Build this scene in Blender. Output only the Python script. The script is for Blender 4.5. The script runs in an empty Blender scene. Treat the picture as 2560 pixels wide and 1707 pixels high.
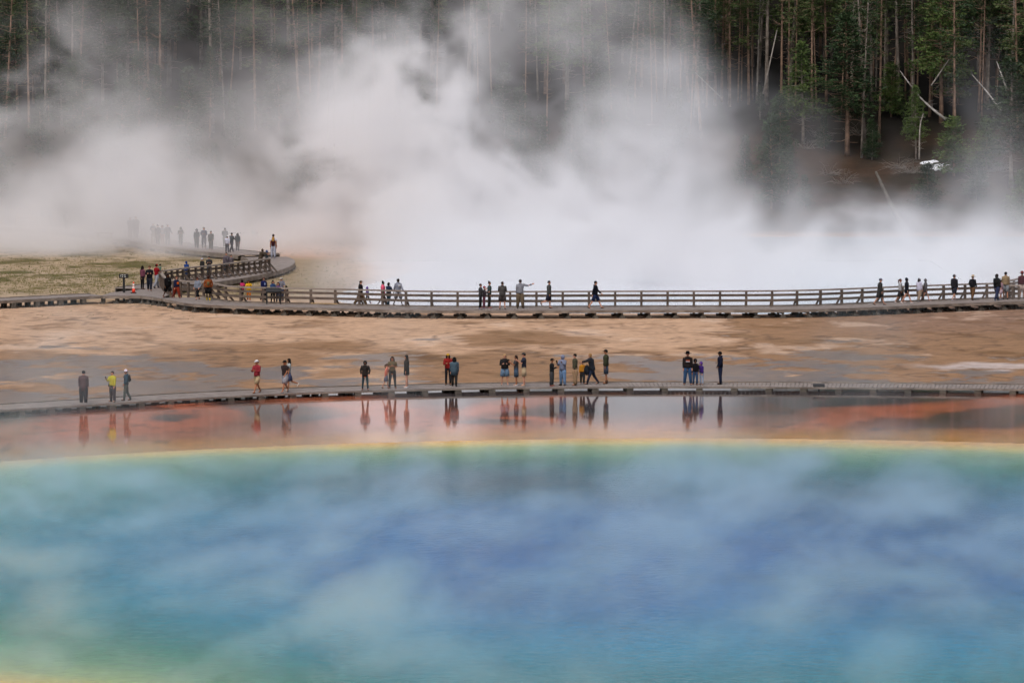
import bpy, bmesh, math, random
import numpy as np
from mathutils import Vector, Matrix
S = bpy.context.scene
COL = S.collection
F, HC, HY = 12136.0, 20.0, 24.0      # focal length in photo pixels, camera height, horizon row

def at(xs, ys, z=0.0):
    """photo pixel -> point on the level z (used only to read places off the photograph)"""
    th = math.atan((853.5-HY)/F)
    u, v = (xs-1280)/F, (853.5-ys)/F
    dy = math.cos(th) + v*math.sin(th); dz = -math.sin(th) + v*math.cos(th)
    t = (z-HC)/dz
    return Vector((u*t, dy*t, z))
def at_d(xs, ys, d):
    th = math.atan((853.5-HY)/F)
    u, v = (xs-1280)/F, (853.5-ys)/F
    dy = math.cos(th) + v*math.sin(th); dz = -math.sin(th) + v*math.cos(th)
    t = d/dy
    return Vector((u*t, d, HC+dz*t))
def pix(x, y, z):
    """world -> photo pixel, vectorised"""
    th = math.atan((853.5-HY)/F)
    zz = z-HC
    dep = y*math.cos(th) - zz*math.sin(th)
    up = y*math.sin(th) + zz*math.cos(th)
    return 1280+F*x/dep, 853.5-F*up/dep

# ---------- noise ----------
class Noise:
    def __init__(s, seed, n=32):
        s.n = n; s.g = np.random.RandomState(seed).rand(n, n, n).astype(np.float32)
    def __call__(s, x, y, z):
        n = s.n; g = s.g
        xi = np.floor(x).astype(np.int64); yi = np.floor(y).astype(np.int64); zi = np.floor(z).astype(np.int64)
        fx = (x-xi).astype(np.float32); fy = (y-yi).astype(np.float32); fz = (z-zi).astype(np.float32)
        fx = fx*fx*(3-2*fx); fy = fy*fy*(3-2*fy); fz = fz*fz*(3-2*fz)
        x0 = xi % n; x1 = (xi+1) % n; y0 = yi % n; y1 = (yi+1) % n; z0 = zi % n; z1 = (zi+1) % n
        def L(a, b, t): return a+(b-a)*t
        return L(L(L(g[x0,y0,z0], g[x1,y0,z0], fx), L(g[x0,y1,z0], g[x1,y1,z0], fx), fy),
                 L(L(g[x0,y0,z1], g[x1,y0,z1], fx), L(g[x0,y1,z1], g[x1,y1,z1], fx), fy), fz)
def fbm(seed, x, y, z, octaves=5, gain=0.5):
    N = Noise(seed); a = 1.0; tot = 0; acc = 0
    for o in range(octaves):
        acc = acc + a*N(x*2**o+o*7.3, y*2**o+o*3.1, z*2**o+o*5.7); tot += a; a *= gain
    return acc/tot
def sm(a, b, x):
    t = np.clip((x-a)/(b-a), 0, 1); return t*t*(3-2*t)
def interp2(tab, xs, ys, X, Y):
    """bilinear table lookup with smoothing"""
    tab = np.array(tab, dtype=np.float32); xs = np.array(xs, float); ys = np.array(ys, float)
    ix = np.clip(np.searchsorted(xs, X)-1, 0, len(xs)-2); iy = np.clip(np.searchsorted(ys, Y)-1, 0, len(ys)-2)
    fx = np.clip((X-xs[ix])/(xs[ix+1]-xs[ix]), 0, 1); fy = np.clip((Y-ys[iy])/(ys[iy+1]-ys[iy]), 0, 1)
    fx = fx*fx*(3-2*fx); fy = fy*fy*(3-2*fy)
    return (tab[iy, ix]*(1-fx)+tab[iy, ix+1]*fx)*(1-fy)+(tab[iy+1, ix]*(1-fx)+tab[iy+1, ix+1]*fx)*fy

# ---------- materials ----------
def mat(name, col=(.5,.5,.5), rough=.8, spec=.3, metal=0, var=0.0, scale=6.0, col2=None, bump=0.0, bscale=30):
    m = bpy.data.materials.new(name); m.use_nodes = True
    nt = m.node_tree; b = nt.nodes['Principled BSDF']
    b.inputs['Base Color'].default_value = (*col, 1); b.inputs['Roughness'].default_value = rough
    b.inputs['Specular IOR Level'].default_value = spec; b.inputs['Metallic'].default_value = metal
    if col2 is None and var: col2 = tuple(c*(1-var) for c in col)
    if col2 is not None or bump:
        tc = nt.nodes.new('ShaderNodeTexCoord')
        n = nt.nodes.new('ShaderNodeTexNoise'); n.inputs['Scale'].default_value = scale; n.inputs['Detail'].default_value = 6
        nt.links.new(tc.outputs['Object'], n.inputs['Vector'])
    if col2 is not None:
        r = nt.nodes.new('ShaderNodeValToRGB'); r.color_ramp.elements[0].position = .35; r.color_ramp.elements[1].position = .65
        r.color_ramp.elements[0].color = (*col2, 1); r.color_ramp.elements[1].color = (*col, 1)
        nt.links.new(n.outputs['Fac'], r.inputs['Fac']); nt.links.new(r.outputs['Color'], b.inputs['Base Color'])
    if bump:
        n2 = nt.nodes.new('ShaderNodeTexNoise'); n2.inputs['Scale'].default_value = bscale; n2.inputs['Detail'].default_value = 5
        nt.links.new(tc.outputs['Object'], n2.inputs['Vector'])
        bp = nt.nodes.new('ShaderNodeBump'); bp.inputs['Strength'].default_value = bump
        nt.links.new(n2.outputs['Fac'], bp.inputs['Height']); nt.links.new(bp.outputs['Normal'], b.inputs['Normal'])
    return m

# ---------- steam ----------
def steam_volume(name, label, lo, hi, dims, dens, color, aniso=0.3, mult=1.0, rate=1.0):
    """a body of steam: a density grid filled voxel by voxel (dens: array nx,ny,nz)"""
    nx, ny, nz = dims
    me = bpy.data.meshes.new(name+'_samples')
    me.vertices.add(nx*ny*nz)
    a = me.attributes.new('d', 'FLOAT', 'POINT')
    a.data.foreach_set('value', np.ascontiguousarray(dens.astype(np.float32)).ravel())
    o = bpy.data.objects.new(name, me); COL.objects.link(o)
    o['kind'] = 'stuff'; o['label'] = label
    m = bpy.data.materials.new(name); m.use_nodes = True
    nt = m.node_tree; nt.nodes.clear()
    out = nt.nodes.new('ShaderNodeOutputMaterial'); pv = nt.nodes.new('ShaderNodeVolumePrincipled')
    pv.inputs['Color'].default_value = (*color, 1); pv.inputs['Density'].default_value = mult
    pv.inputs['Anisotropy'].default_value = aniso
    nt.links.new(pv.outputs[0], out.inputs['Volume'])
    m.cycles.volume_step_rate = rate
    me.materials.append(m)
    g = bpy.data.node_groups.new(name, 'GeometryNodeTree')
    g.interface.new_socket('Geometry', in_out='INPUT', socket_type='NodeSocketGeometry')
    g.interface.new_socket('Geometry', in_out='OUTPUT', socket_type='NodeSocketGeometry')
    N = g.nodes.new; Lk = g.links.new
    gi = N('NodeGroupInput'); go = N('NodeGroupOutput')
    vc = N('GeometryNodeVolumeCube')
    step = [(hi[i]-lo[i])/(dims[i]-1) for i in range(3)]
    vc.inputs['Min'].default_value = lo; vc.inputs['Max'].default_value = hi
    vc.inputs['Resolution X'].default_value = nx; vc.inputs['Resolution Y'].default_value = ny; vc.inputs['Resolution Z'].default_value = nz
    pos = N('GeometryNodeInputPosition')
    sub = N('ShaderNodeVectorMath'); sub.operation = 'SUBTRACT'; sub.inputs[1].default_value = lo
    div = N('ShaderNodeVectorMath'); div.operation = 'DIVIDE'; div.inputs[1].default_value = step
    ad = N('ShaderNodeVectorMath'); ad.operation = 'ADD'; ad.inputs[1].default_value = (.5, .5, .5)
    fl = N('ShaderNodeVectorMath'); fl.operation = 'FLOOR'
    dot = N('ShaderNodeVectorMath'); dot.operation = 'DOT_PRODUCT'; dot.inputs[1].default_value = (ny*nz, nz, 1)
    Lk(pos.outputs[0], sub.inputs[0]); Lk(sub.outputs[0], div.inputs[0]); Lk(div.outputs[0], ad.inputs[0]); Lk(ad.outputs[0], fl.inputs[0]); Lk(fl.outputs[0], dot.inputs[0])
    att = N('GeometryNodeInputNamedAttribute'); att.data_type = 'FLOAT'; att.inputs['Name'].default_value = 'd'
    si = N('GeometryNodeSampleIndex'); si.data_type = 'FLOAT'; si.domain = 'POINT'; si.clamp = True
    Lk(gi.outputs[0], si.inputs['Geometry']); Lk(att.outputs[0], si.inputs['Value']); Lk(dot.outputs['Value'], si.inputs['Index'])
    Lk(si.outputs[0], vc.inputs['Density'])
    sm_ = N('GeometryNodeSetMaterial'); sm_.inputs['Material'].default_value = m
    Lk(vc.outputs[0], sm_.inputs[0]); Lk(sm_.outputs[0], go.inputs[0])
    mod = o.modifiers.new('steam', 'NODES'); mod.node_group = g
    return o
# ---------------------------------------------------------------- camera, sky, sun
cam = bpy.data.cameras.new('camera'); co = bpy.data.objects.new('camera', cam); COL.objects.link(co); S.camera = co
co.location = (0, 0, HC); co.rotation_euler = (math.pi/2-math.atan((853.5-HY)/F), 0, 0)
cam.lens = 36*F/2560; cam.clip_start = 1; cam.clip_end = 9000
w = bpy.data.worlds.new('World'); S.world = w; w.use_nodes = True
nt = w.node_tree; bg = nt.nodes['Background']
sk = nt.nodes.new('ShaderNodeTexSky'); sk.sky_type = 'NISHITA'; sk.sun_disc = False
SUN_EL, SUN_ROT = math.radians(58), math.radians(205)
sk.sun_elevation = SUN_EL; sk.sun_rotation = SUN_ROT; sk.dust_density = 4
hs = nt.nodes.new('ShaderNodeHueSaturation'); hs.inputs['Saturation'].default_value = .38
nt.links.new(sk.outputs[0], hs.inputs['Color']); nt.links.new(hs.outputs[0], bg.inputs[0]); bg.inputs[1].default_value = .15
l = bpy.data.lights.new('sun', 'SUN'); l.energy = 1.5; l.angle = math.radians(20); l.color = (1, .95, .9)
so = bpy.data.objects.new('sun', l); COL.objects.link(so)
d_ = Vector((math.sin(SUN_ROT)*math.cos(SUN_EL), math.cos(SUN_ROT)*math.cos(SUN_EL), math.sin(SUN_EL)))
so.rotation_euler = d_.to_track_quat('Z', 'Y').to_euler()
S.view_settings.view_transform = 'Standard'; S.view_settings.look = 'None'; S.view_settings.gamma = 1
S.view_settings.exposure = -.12
S.render.engine = 'CYCLES'
S.cycles.use_denoising = True; S.cycles.use_adaptive_sampling = True; S.cycles.adaptive_threshold = .045
S.cycles.max_bounces = 6; S.cycles.diffuse_bounces = 2; S.cycles.glossy_bounces = 2; S.cycles.volume_bounces = 3
S.cycles.volume_step_rate = 3.5; S.cycles.volume_max_steps = 256; S.cycles.caustics_reflective = False; S.cycles.caustics_refractive = False

def lin(r, g, b):
    f = lambda v: (v/255)/12.92 if v/255 <= .04045 else ((v/255+.055)/1.055)**2.4
    return np.array([f(r), f(g), f(b)], dtype=np.float32)

PC, PR = (8.0, 180.0), 46.3           # the round spring: centre and radius

def hill(x, y):
    """height of the ground: flat sinter, then the wooded slope"""
    foot = 437+2.5*np.sin(x*.05)+1.2*np.sin(x*.21+1)
    t = np.clip(y-foot, 0, None)
    h = .26*t - .26*3*(1-np.exp(-t/3))
    h = np.where(t > 150, .26*147+(t-150)*.04, h)
    return h + np.clip(t/12, 0, 1)*(.5*np.sin(x*.13+y*.08)+.3*np.sin(x*.31-y*.2))
def hz(x, y): return float(hill(np.float64(x), np.float64(y)))

def blob(sx, sy, cx, cy, rx, ry, ang=0, soft=.5):
    a = math.radians(ang); dx, dy = sx-cx, sy-cy
    u = (dx*math.cos(a)+dy*math.sin(a))/rx; v = (-dx*math.sin(a)+dy*math.cos(a))/ry
    return 1-sm(1-soft, 1+soft, np.sqrt(u*u+v*v))

def mix(a, b, t):
    t = np.asarray(t)[..., None]; return a*(1-t)+b*t

def sheet(name, xs, ys, zf, colf, m, keep=None):
    """one ground sheet of quads with its own colours (zone) and wetness (wet) stored on it"""
    X, Y = np.meshgrid(xs, ys, indexing='ij'); Z = zf(X, Y)
    nx, ny = X.shape
    v = np.stack([X, Y, Z], -1).reshape(-1, 3).astype(np.float32)
    idx = np.arange(nx*ny).reshape(nx, ny)
    q = np.stack([idx[:-1, :-1], idx[1:, :-1], idx[1:, 1:], idx[:-1, 1:]], -1).reshape(-1, 4)
    if keep is not None:
        k = keep(X, Y).ravel(); q = q[k[q].all(1)]
    me = bpy.data.meshes.new(name)
    me.vertices.add(len(v)); me.vertices.foreach_set('co', v.ravel())
    me.loops.add(q.size); me.loops.foreach_set('vertex_index', q.ravel().astype(np.int32))
    me.polygons.add(len(q)); me.polygons.foreach_set('loop_start', np.arange(0, q.size, 4, dtype=np.int32))
    me.update(calc_edges=True); me.validate()
    col, wet = colf(X, Y)
    a = me.attributes.new('zone', 'FLOAT_COLOR', 'POINT')
    c4 = np.ones((len(v), 4), np.float32); c4[:, :3] = np.clip(col.reshape(-1, 3), 0, 1); a.data.foreach_set('color', c4.ravel())
    b = me.attributes.new('wet', 'FLOAT', 'POINT'); b.data.foreach_set('value', np.clip(wet, 0, 1).astype(np.float32).ravel())
    me.materials.append(m)
    me.polygons.foreach_set('use_smooth', np.ones(len(q), dtype=bool))
    o = bpy.data.objects.new(name, me); COL.objects.link(o); o['kind'] = 'structure'
    return o

def ground_material(name, water=False):
    m = bpy.data.materials.new(name); m.use_nodes = True; nt = m.node_tree; N = nt.nodes.new; L = nt.links.new
    b = nt.nodes['Principled BSDF']
    z = N('ShaderNodeAttribute'); z.attribute_name = 'zone'; wt = N('ShaderNodeAttribute'); wt.attribute_name = 'wet'
    g = N('ShaderNodeNewGeometry')
    n1 = N('ShaderNodeTexNoise'); n1.inputs['Scale'].default_value = 1.3 if water else .9; n1.inputs['Detail'].default_value = 9; n1.inputs['Roughness'].default_value = .65
    n2 = N('ShaderNodeTexNoise'); n2.inputs['Scale'].default_value = 2.6 if water else 4.5; n2.inputs['Detail'].default_value = 8; n2.inputs['Roughness'].default_value = .72
    for n in (n1, n2): L(g.outputs['Position'], n.inputs['Vector'])
    r = N('ShaderNodeMapRange'); r.inputs[1].default_value = .3; r.inputs[2].default_value = .7
    r.inputs[3].default_value = .9 if water else .74; r.inputs[4].default_value = 1.1 if water else 1.24; L(n1.outputs['Fac'], r.inputs[0])
    r2 = N('ShaderNodeMapRange'); r2.inputs[1].default_value = .3; r2.inputs[2].default_value = .7; r2.inputs[3].default_value = .74 if water else .86; r2.inputs[4].default_value = 1.14 if water else 1.12; L(n2.outputs['Fac'], r2.inputs[0])
    mu = N('ShaderNodeMath'); mu.operation = 'MULTIPLY'; L(r.outputs[0], mu.inputs[0]); L(r2.outputs[0], mu.inputs[1])
    mc = N('ShaderNodeVectorMath'); mc.operation = 'SCALE'; L(z.outputs['Color'], mc.inputs[0]); L(mu.outputs[0], mc.inputs['Scale'])
    L(mc.outputs[0], b.inputs['Base Color'])
    ro = N('ShaderNodeMapRange'); ro.inputs[3].default_value = .85; ro.inputs[4].default_value = .035; L(wt.outputs['Fac'], ro.inputs[0])
    bn = N('ShaderNodeTexNoise'); bn.inputs['Detail'].default_value = 3; bn.inputs['Scale'].default_value = 3.2 if water else 2.5; L(g.outputs['Position'], bn.inputs['Vector'])
    bp = N('ShaderNodeBump'); bp.inputs['Distance'].default_value = .02
    if water:
        b.inputs['Roughness'].default_value = .09; b.inputs['IOR'].default_value = 1.33; b.inputs['Specular IOR Level'].default_value = .12
        bp.inputs['Strength'].default_value = 1.0; bp.inputs['Distance'].default_value = .06; bn.inputs['Scale'].default_value = 2.2; bn.inputs['Detail'].default_value = 6; bn.inputs['Roughness'].default_value = .6
    else:
        L(ro.outputs[0], b.inputs['Roughness'])
        sp = N('ShaderNodeMapRange'); sp.inputs[3].default_value = .12; sp.inputs[4].default_value = .42; L(wt.outputs['Fac'], sp.inputs[0]); L(sp.outputs[0], b.inputs['Specular IOR Level'])
        bs = N('ShaderNodeMapRange'); bs.inputs[3].default_value = .6; bs.inputs[4].default_value = .012; L(wt.outputs['Fac'], bs.inputs[0]); L(bs.outputs[0], bp.inputs['Strength'])
    L(bn.outputs['Fac'], bp.inputs['Height']); L(bp.outputs[0], b.inputs['Normal'])
    return m

def ground_colour(X, Y):
    Z0 = np.zeros_like(X)
    sx, sy = pix(X, Y, Z0)
    n_big = fbm(11, X/9, Y/14, Z0+.5, 5); n_mid = fbm(12, X/3.2, Y/4.5, Z0+.5, 5); n_w = fbm(13, X/4.5, Y/7, Z0+.5, 6, .62)
    n_f = fbm(14, X/1.1, Y/1.6, Z0+.5, 4)
    # pale sinter between the two boardwalks
    tan, cream, brown = lin(158, 122, 92), lin(210, 172, 142), lin(120, 94, 66)
    col = mix(np.broadcast_to(tan, X.shape+(3,)).copy(), brown, sm(.5, .72, n_mid)*.6)
    cr = sm(.47, .6, n_big+.20*blob(sx, sy, 380, 810, 760, 50)+.14*blob(sx, sy, 1350, 830, 500, 45)-.16*sm(1900, 2200, sx)-.12*sm(870, 930, sy))
    col = mix(col, cream, cr*.85)
    col = mix(col, lin(140, 112, 100), sm(1900, 2350, sx)*sm(860, 800, sy)*.55)
    # rills: thin darker winding lines
    col = mix(col, lin(222, 192, 170), sm(.60, .66, n_w)*(1-sm(880, 940, sy))*.5)
    rill = (1-sm(0, .014, np.abs(n_w-.5)))*sm(.42, .55, n_big); rill2 = 1-sm(0, .012, np.abs(n_big-.46))
    col = mix(col, lin(84, 64, 52), np.clip(rill+rill2, 0, 1)*.6*sm(700, 760, sy))
    col = mix(col, lin(120, 84, 50), sm(.54, .62, n_f*.5+n_mid*.5)*.5)
    # thin water films towards the lower boardwalk
    lvl = -.125+sm(835, 930, sy)*.10 + .07*blob(sx, sy, 150, 950, 500, 60) + .08*blob(sx, sy, 1980, 930, 520, 45)+.06*blob(sx, sy, 850, 935, 260, 25)+.05*blob(sx, sy, 500, 870, 350, 22) - .07*blob(sx, sy, 1400, 935, 220, 30)-.3*blob(sx, sy, 2480, 916, 170, 9)
    wet = sm(.49, .53, n_w*.45+n_mid*.35+n_f*.2+lvl)*sm(790, 850, sy)*.66
    wcol = mix(np.broadcast_to(lin(96, 86, 88), X.shape+(3,)), lin(132, 104, 82), sm(.38, .56, n_f*.6+n_mid*.4)*.9)
    col = mix(col, wcol, wet*1.3)
    col = mix(col, lin(205, 190, 186), blob(sx+60*(n_mid-.5), sy+26*(n_f-.5), 2480, 915, 175, 8, 0, .5)*.8)
    # microbial mats between the boardwalk and the spring
    r = np.hypot(X-PC[0], Y-PC[1])+1.6*(fbm(15, X/10, Y/10, Z0, 3)-.5)
    deck_y = np.interp(sx, [-200, 0, 500, 1060, 1600, 2100, 2800], [1030, 1020, 990, 970, 966, 968, 974])
    mats = sm(-4, 4, sy-deck_y)
    wx = sx+90*(n_big-.5)*2; wy = sy+16*(n_mid-.5)*2
    og = np.zeros_like(X)
    for b_ in [(330, 1060, 330, 34, -3), (520, 1022, 140, 16, 8), (900, 1020, 210, 26, 3), (1000, 1060, 200, 24, 0), (1270, 1018, 150, 15, -8), (1300, 1050, 120, 10, 0),
               (2090, 1050, 130, 22, -14), (2250, 1024, 230, 16, -3), (2480, 1012, 200, 14, -5), (1200, 1075, 160, 14, 0), (1560, 1082, 130, 9, 0), (80, 1090, 200, 40, -4)]:
        og = np.maximum(og, blob(wx, wy, *b_, soft=.45))
    grey = np.zeros_like(X)
    for b_ in [(760, 1035, 110, 22, 0), (2440, 1055, 190, 22, -3), (450, 1045, 60, 8, 0), (1230, 1054, 90, 7, 0)]:
        grey = np.maximum(grey, blob(wx, wy, *b_, soft=.4))
    og = np.clip(og-grey, 0, 1)
    mc = np.broadcast_to(lin(82, 74, 76), X.shape+(3,)).copy()
    mc = mix(mc, lin(232, 126, 86), og*.9)
    mc = mix(mc, lin(150, 88, 50), sm(.5, .62, n_f*.4+n_mid*.6)*.45)
    mc = mix(mc, lin(150, 118, 70), (1-sm(5, 13, sy-deck_y))*.6)
    mc = mix(mc, lin(228, 152, 118), sm(PR+16, PR+4, r+5*(n_mid-.5))*.75*(1-grey*.7))
    mc = mix(mc, lin(240, 172, 84), sm(PR+8, PR+0, r+4*(n_w-.5)+2*(n_f-.5))*.95)
    line = (1-sm(0, .016, np.abs(n_w-.47)))*sm(.46, .56, n_big)+(1-sm(0, .012, np.abs(n_mid-.5)))*sm(.52, .58, n_w)
    rim = (1-sm(0, .03, np.abs(og-.5)))*sm(.45, .6, n_f)
    mc = mix(mc, lin(60, 42, 36), np.clip(line+rim, 0, 1)*.7*sm(PR+1, PR+5, r))
    col = mix(col, mc, mats); wet = wet*(1-mats)+mats*.97
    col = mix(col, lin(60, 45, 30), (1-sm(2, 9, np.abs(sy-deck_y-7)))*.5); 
    # dry grassy flat on the far side, left
    gl = sm(772, 735, sy+.0*sx)*sm(980, 760, sx)
    gcol = mix(np.broadcast_to(lin(172, 150, 122), X.shape+(3,)), lin(118, 100, 66), sm(.46, .6, n_mid*.6+n_f*.4))
    gcol = mix(gcol, lin(182, 160, 136), sm(.5, .62, n_big)*.6)
    gcol = mix(gcol, lin(84, 82, 38), sm(.51, .60, n_f*.5+n_mid*.5)*blob(sx, sy, 150, 690, 330, 50, 0, .7)*.9)
    gcol = mix(gcol, lin(128, 104, 62), blob(sx, sy, 900, 690, 220, 50, 0, .6)*.8)
    gcol = mix(gcol, lin(200, 152, 120), blob(sx, sy, 840, 630, 200, 16, 0, .6)*.9)
    col = mix(col, gcol, gl); wet = wet*(1-gl)
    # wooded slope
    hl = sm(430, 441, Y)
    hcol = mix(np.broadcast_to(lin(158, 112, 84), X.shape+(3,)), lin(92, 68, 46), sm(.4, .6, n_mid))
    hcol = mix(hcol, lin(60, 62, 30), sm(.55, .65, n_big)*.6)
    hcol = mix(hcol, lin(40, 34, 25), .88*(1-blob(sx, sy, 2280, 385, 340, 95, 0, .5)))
    hcol = mix(hcol, lin(24, 20, 14), sm(466, 480, Y))  # near-black shade beneath the trees, put into the slope's colour
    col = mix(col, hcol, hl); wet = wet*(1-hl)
    col = col*.80
    return col, wet

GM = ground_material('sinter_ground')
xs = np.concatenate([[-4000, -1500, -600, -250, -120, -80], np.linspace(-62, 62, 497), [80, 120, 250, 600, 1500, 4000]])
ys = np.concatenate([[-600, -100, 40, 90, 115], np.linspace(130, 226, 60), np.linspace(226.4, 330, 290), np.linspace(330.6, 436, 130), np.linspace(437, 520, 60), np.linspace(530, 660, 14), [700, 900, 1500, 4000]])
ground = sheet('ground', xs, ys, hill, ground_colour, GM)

def pool_colour(X, Y):
    Z0 = np.zeros_like(X)
    n = fbm(21, X/14, Y/18, Z0, 4); n2 = fbm(22, X/4, Y/5, Z0, 4)
    f = np.hypot(X-PC[0], Y-PC[1])/PR + .10*(n-.5)*2*.6
    f = f-.16*sm(168, 142, Y)*sm(-13, -2, X)*(f > .3)
    stops = [0, .35, .52, .66, .76, .85, .91, .955, 1.0, 1.2]
    cols = [(2, 86, 152), (2, 98, 154), (2, 120, 154), (6, 120, 132), (48, 126, 106), (104, 150, 110), (150, 172, 112), (214, 192, 104), (238, 180, 92), (236, 180, 118)]
    C = np.stack([lin(*c) for c in cols]); col = np.stack([np.interp(f, stops, C[:, i]) for i in range(3)], -1)
    sp = fbm(23, X/.9, Y/1.8, Z0, 3); dk = np.exp(-((X+1)/9)**2-((Y-205)/9)**2)+.6*np.exp(-((X-15)/6)**2-((Y-200)/9)**2)
    col = mix(col, lin(6, 62, 80), np.clip(dk*.9+.5*(n-.5), 0, .9))
    col = col*(.84+.32*n2[..., None])*(1-.07*sm(.5, .66, sp)[..., None])
    return col, np.zeros_like(X)
WM = ground_material('hot_spring_surface', water=True)
pool = sheet('spring_water', np.linspace(-42, 58, 420), np.linspace(130, 230, 320), lambda X, Y: np.zeros_like(X)+.004, pool_colour, WM,
             keep=lambda X, Y: np.hypot(X-PC[0], Y-PC[1]) < PR*1.0)

# the second, steaming spring behind the railed boardwalk
EDGE = [(760, 722), (790, 738), (850, 757), (960, 768), (1060, 776), (1150, 782), (1400, 783), (1600, 784), (1800, 785), (1950, 787), (2060, 782), (2200, 776), (2330, 768), (2450, 755), (2600, 742), (2900, 720)]
def keep2(X, Y):
    sx, sy = pix(X, Y, np.zeros_like(X))
    n = fbm(31, X/4, Y/4, np.zeros_like(X), 4)
    e = np.interp(sx, [p[0] for p in EDGE], [p[1] for p in EDGE])+3*(n-.5)
    return (sy < e) & (Y < 428) & (X > np.interp(Y, [320, 345, 430], [-14, -12, 2]))
def c2(X, Y):
    n = fbm(32, X/6, Y/6, np.zeros_like(X), 4)
    return mix(np.broadcast_to(lin(200, 206, 216), X.shape+(3,)), lin(182, 200, 214), sm(.4, .6, n)), np.zeros_like(X)
WM2 = ground_material('hot_spring_surface_pale', water=True)
sheet('crater_water', np.linspace(-20, 60, 330), np.linspace(312, 430, 280), lambda X, Y: np.zeros_like(X)+.004, c2, WM2, keep=keep2)
# ---------------------------------------------------------------- steam
# how much a body of steam hides (0..1), laid out over world X (m) across and world Z (m) up
PX = np.array([0, 150, 300, 450, 600, 750, 900, 1050, 1200, 1350, 1500, 1650, 1800, 1950, 2100, 2250, 2400])
PX = (PX*1.0884-1280)*400/12136
PZ = 20-400*(np.array([0, 75, 150, 225, 300, 375, 450, 525, 600, 660])*1.0884-24)/12136
PA = [[.22,.28,.22,.20,.30,.26,.38,.58,.50,.38,.18,.00,.00,.05,.08,.03,.00],
      [.40,.50,.32,.18,.36,.44,.66,.66,.42,.40,.38,.04,.00,.05,.12,.05,.00],
      [.62,.66,.38,.14,.34,.68,.86,.66,.38,.38,.54,.28,.00,.05,.12,.05,.00],
      [.74,.70,.48,.18,.46,.86,.93,.82,.42,.52,.54,.62,.22,.06,.22,.08,.00],
      [.68,.68,.52,.25,.55,.86,.93,.88,.48,.58,.64,.66,.38,.08,.26,.06,.00],
      [.34,.64,.66,.45,.45,.88,.95,.95,.86,.72,.80,.66,.58,.28,.20,.08,.02],
      [.42,.70,.75,.50,.28,.84,.95,.97,.97,.95,.90,.84,.76,.60,.30,.22,.38],
      [.50,.60,.66,.58,.35,.70,.93,.97,.985,.985,.98,.96,.92,.84,.70,.62,.76],
      [.30,.30,.35,.35,.20,.25,.70,.92,.97,.98,.98,.97,.95,.93,.90,.90,.90],
      [.05,.05,.05,.05,.02,.05,.45,.88,.95,.97,.97,.97,.96,.95,.94,.92,.92]]
def plume():
    lo, hi, dims = (-58, 320, 0), (60, 432, 25.5), (300, 72, 84)
    X, Y, Z = np.meshgrid(*[np.linspace(lo[i], hi[i], dims[i], dtype=np.float32) for i in range(3)], indexing='ij')
    w1 = fbm(41, X/9, Y/30, Z/9, 4)-.5; w2 = fbm(42, X/9, Y/30, Z/9, 4)-.5
    # big billows: fbm warped by itself
    wf = fbm(45, X/3+w1*2, Y/30, Z/2.6+w2*2, 4, .55)-.5
    n = fbm(43, X/8+w1*2.2, Y/40+w2*.4, Z/6.5+w2*2.2, 6, .56)
    nf = fbm(44, X/2.4+w1*4, Y/16, Z/2.0+w2*4, 3, .5)
    a = interp2(PA, PX, -PZ, X+w1*8+wf*3, -(Z+w2*6+wf*2.5))
    a = ((.118+.745*a)**2.2-.118**2.2)/((.863)**2.2-.118**2.2)      # brightness as seen -> share of light
    tau = -np.log(1-np.clip(a, 0, .985))
    tau = tau*(1+.5*np.exp(-((X+9)/10)**2)*sm(19, 12, Z))*(1-.84*sm(11, 19, X+14*w1)*sm(1.0, 6.5, Z+12*w2+6*wf))*(1-.42*sm(-13, -22, X))*(1+.25*np.exp(-((X+6)/9)**2))
    puff = 1-np.abs(2*fbm(46, X/4.2+w1*2.6, Y/26, Z/3.4+w2*2.6, 4, .5)-1)*2.2
    fac = np.clip(1+(n-.5)*7.5+(nf-.5)*2.6+(puff-.55)*1.3, .03, 4)
    y0 = np.interp(X, [-30, -16, -6, 2], [392, 390, 362, 346])
    y1 = np.interp(X, [-30, -12, 0], [430, 424, 398])
    win = sm(0, 5, Y-y0)*sm(0, 5, y1-Y)
    length = y1-5-y0
    # low down a line of sight meets the ground before it leaves the plume
    reach = np.clip(385*20/np.clip(20-Z, 2, 20)-y0, 18, None)
    d = 1.15*tau*fac*win/np.minimum(length, reach)
    # steam clinging to the water of the crater, and mist over the far boardwalk
    hh = np.clip(.6+7*(fbm(47, X/6+w1, Y/45, X*0, 4)-.32), .7, 5)
    d = d + .075*np.exp(-Z/hh)*sm(321, 330, Y)*sm(400, 380, Y)*sm(-17, -5, X+5*w1)*np.clip(1+(n-.5)*4, .2, 2)
    d = d + .085*np.exp(-Z/4.2)*sm(385, 400, Y)*sm(-8, -16, X)*np.clip(1+(n-.5)*6, .1, 2.5)*sm(0, 4, 431-Y)
    d *= sm(25.5, 22.5, Z)*sm(-58, -54, X)*sm(60, 56, X)
    d[d < .0006] = 0
    return lo, hi, dims, d
lo, hi, dims, d = plume()
steam_volume('steam_plume', 'tall white plume of steam drifting in front of the dark forest', lo, hi, dims, d, (.990, .976, .996), -.05)

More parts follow.
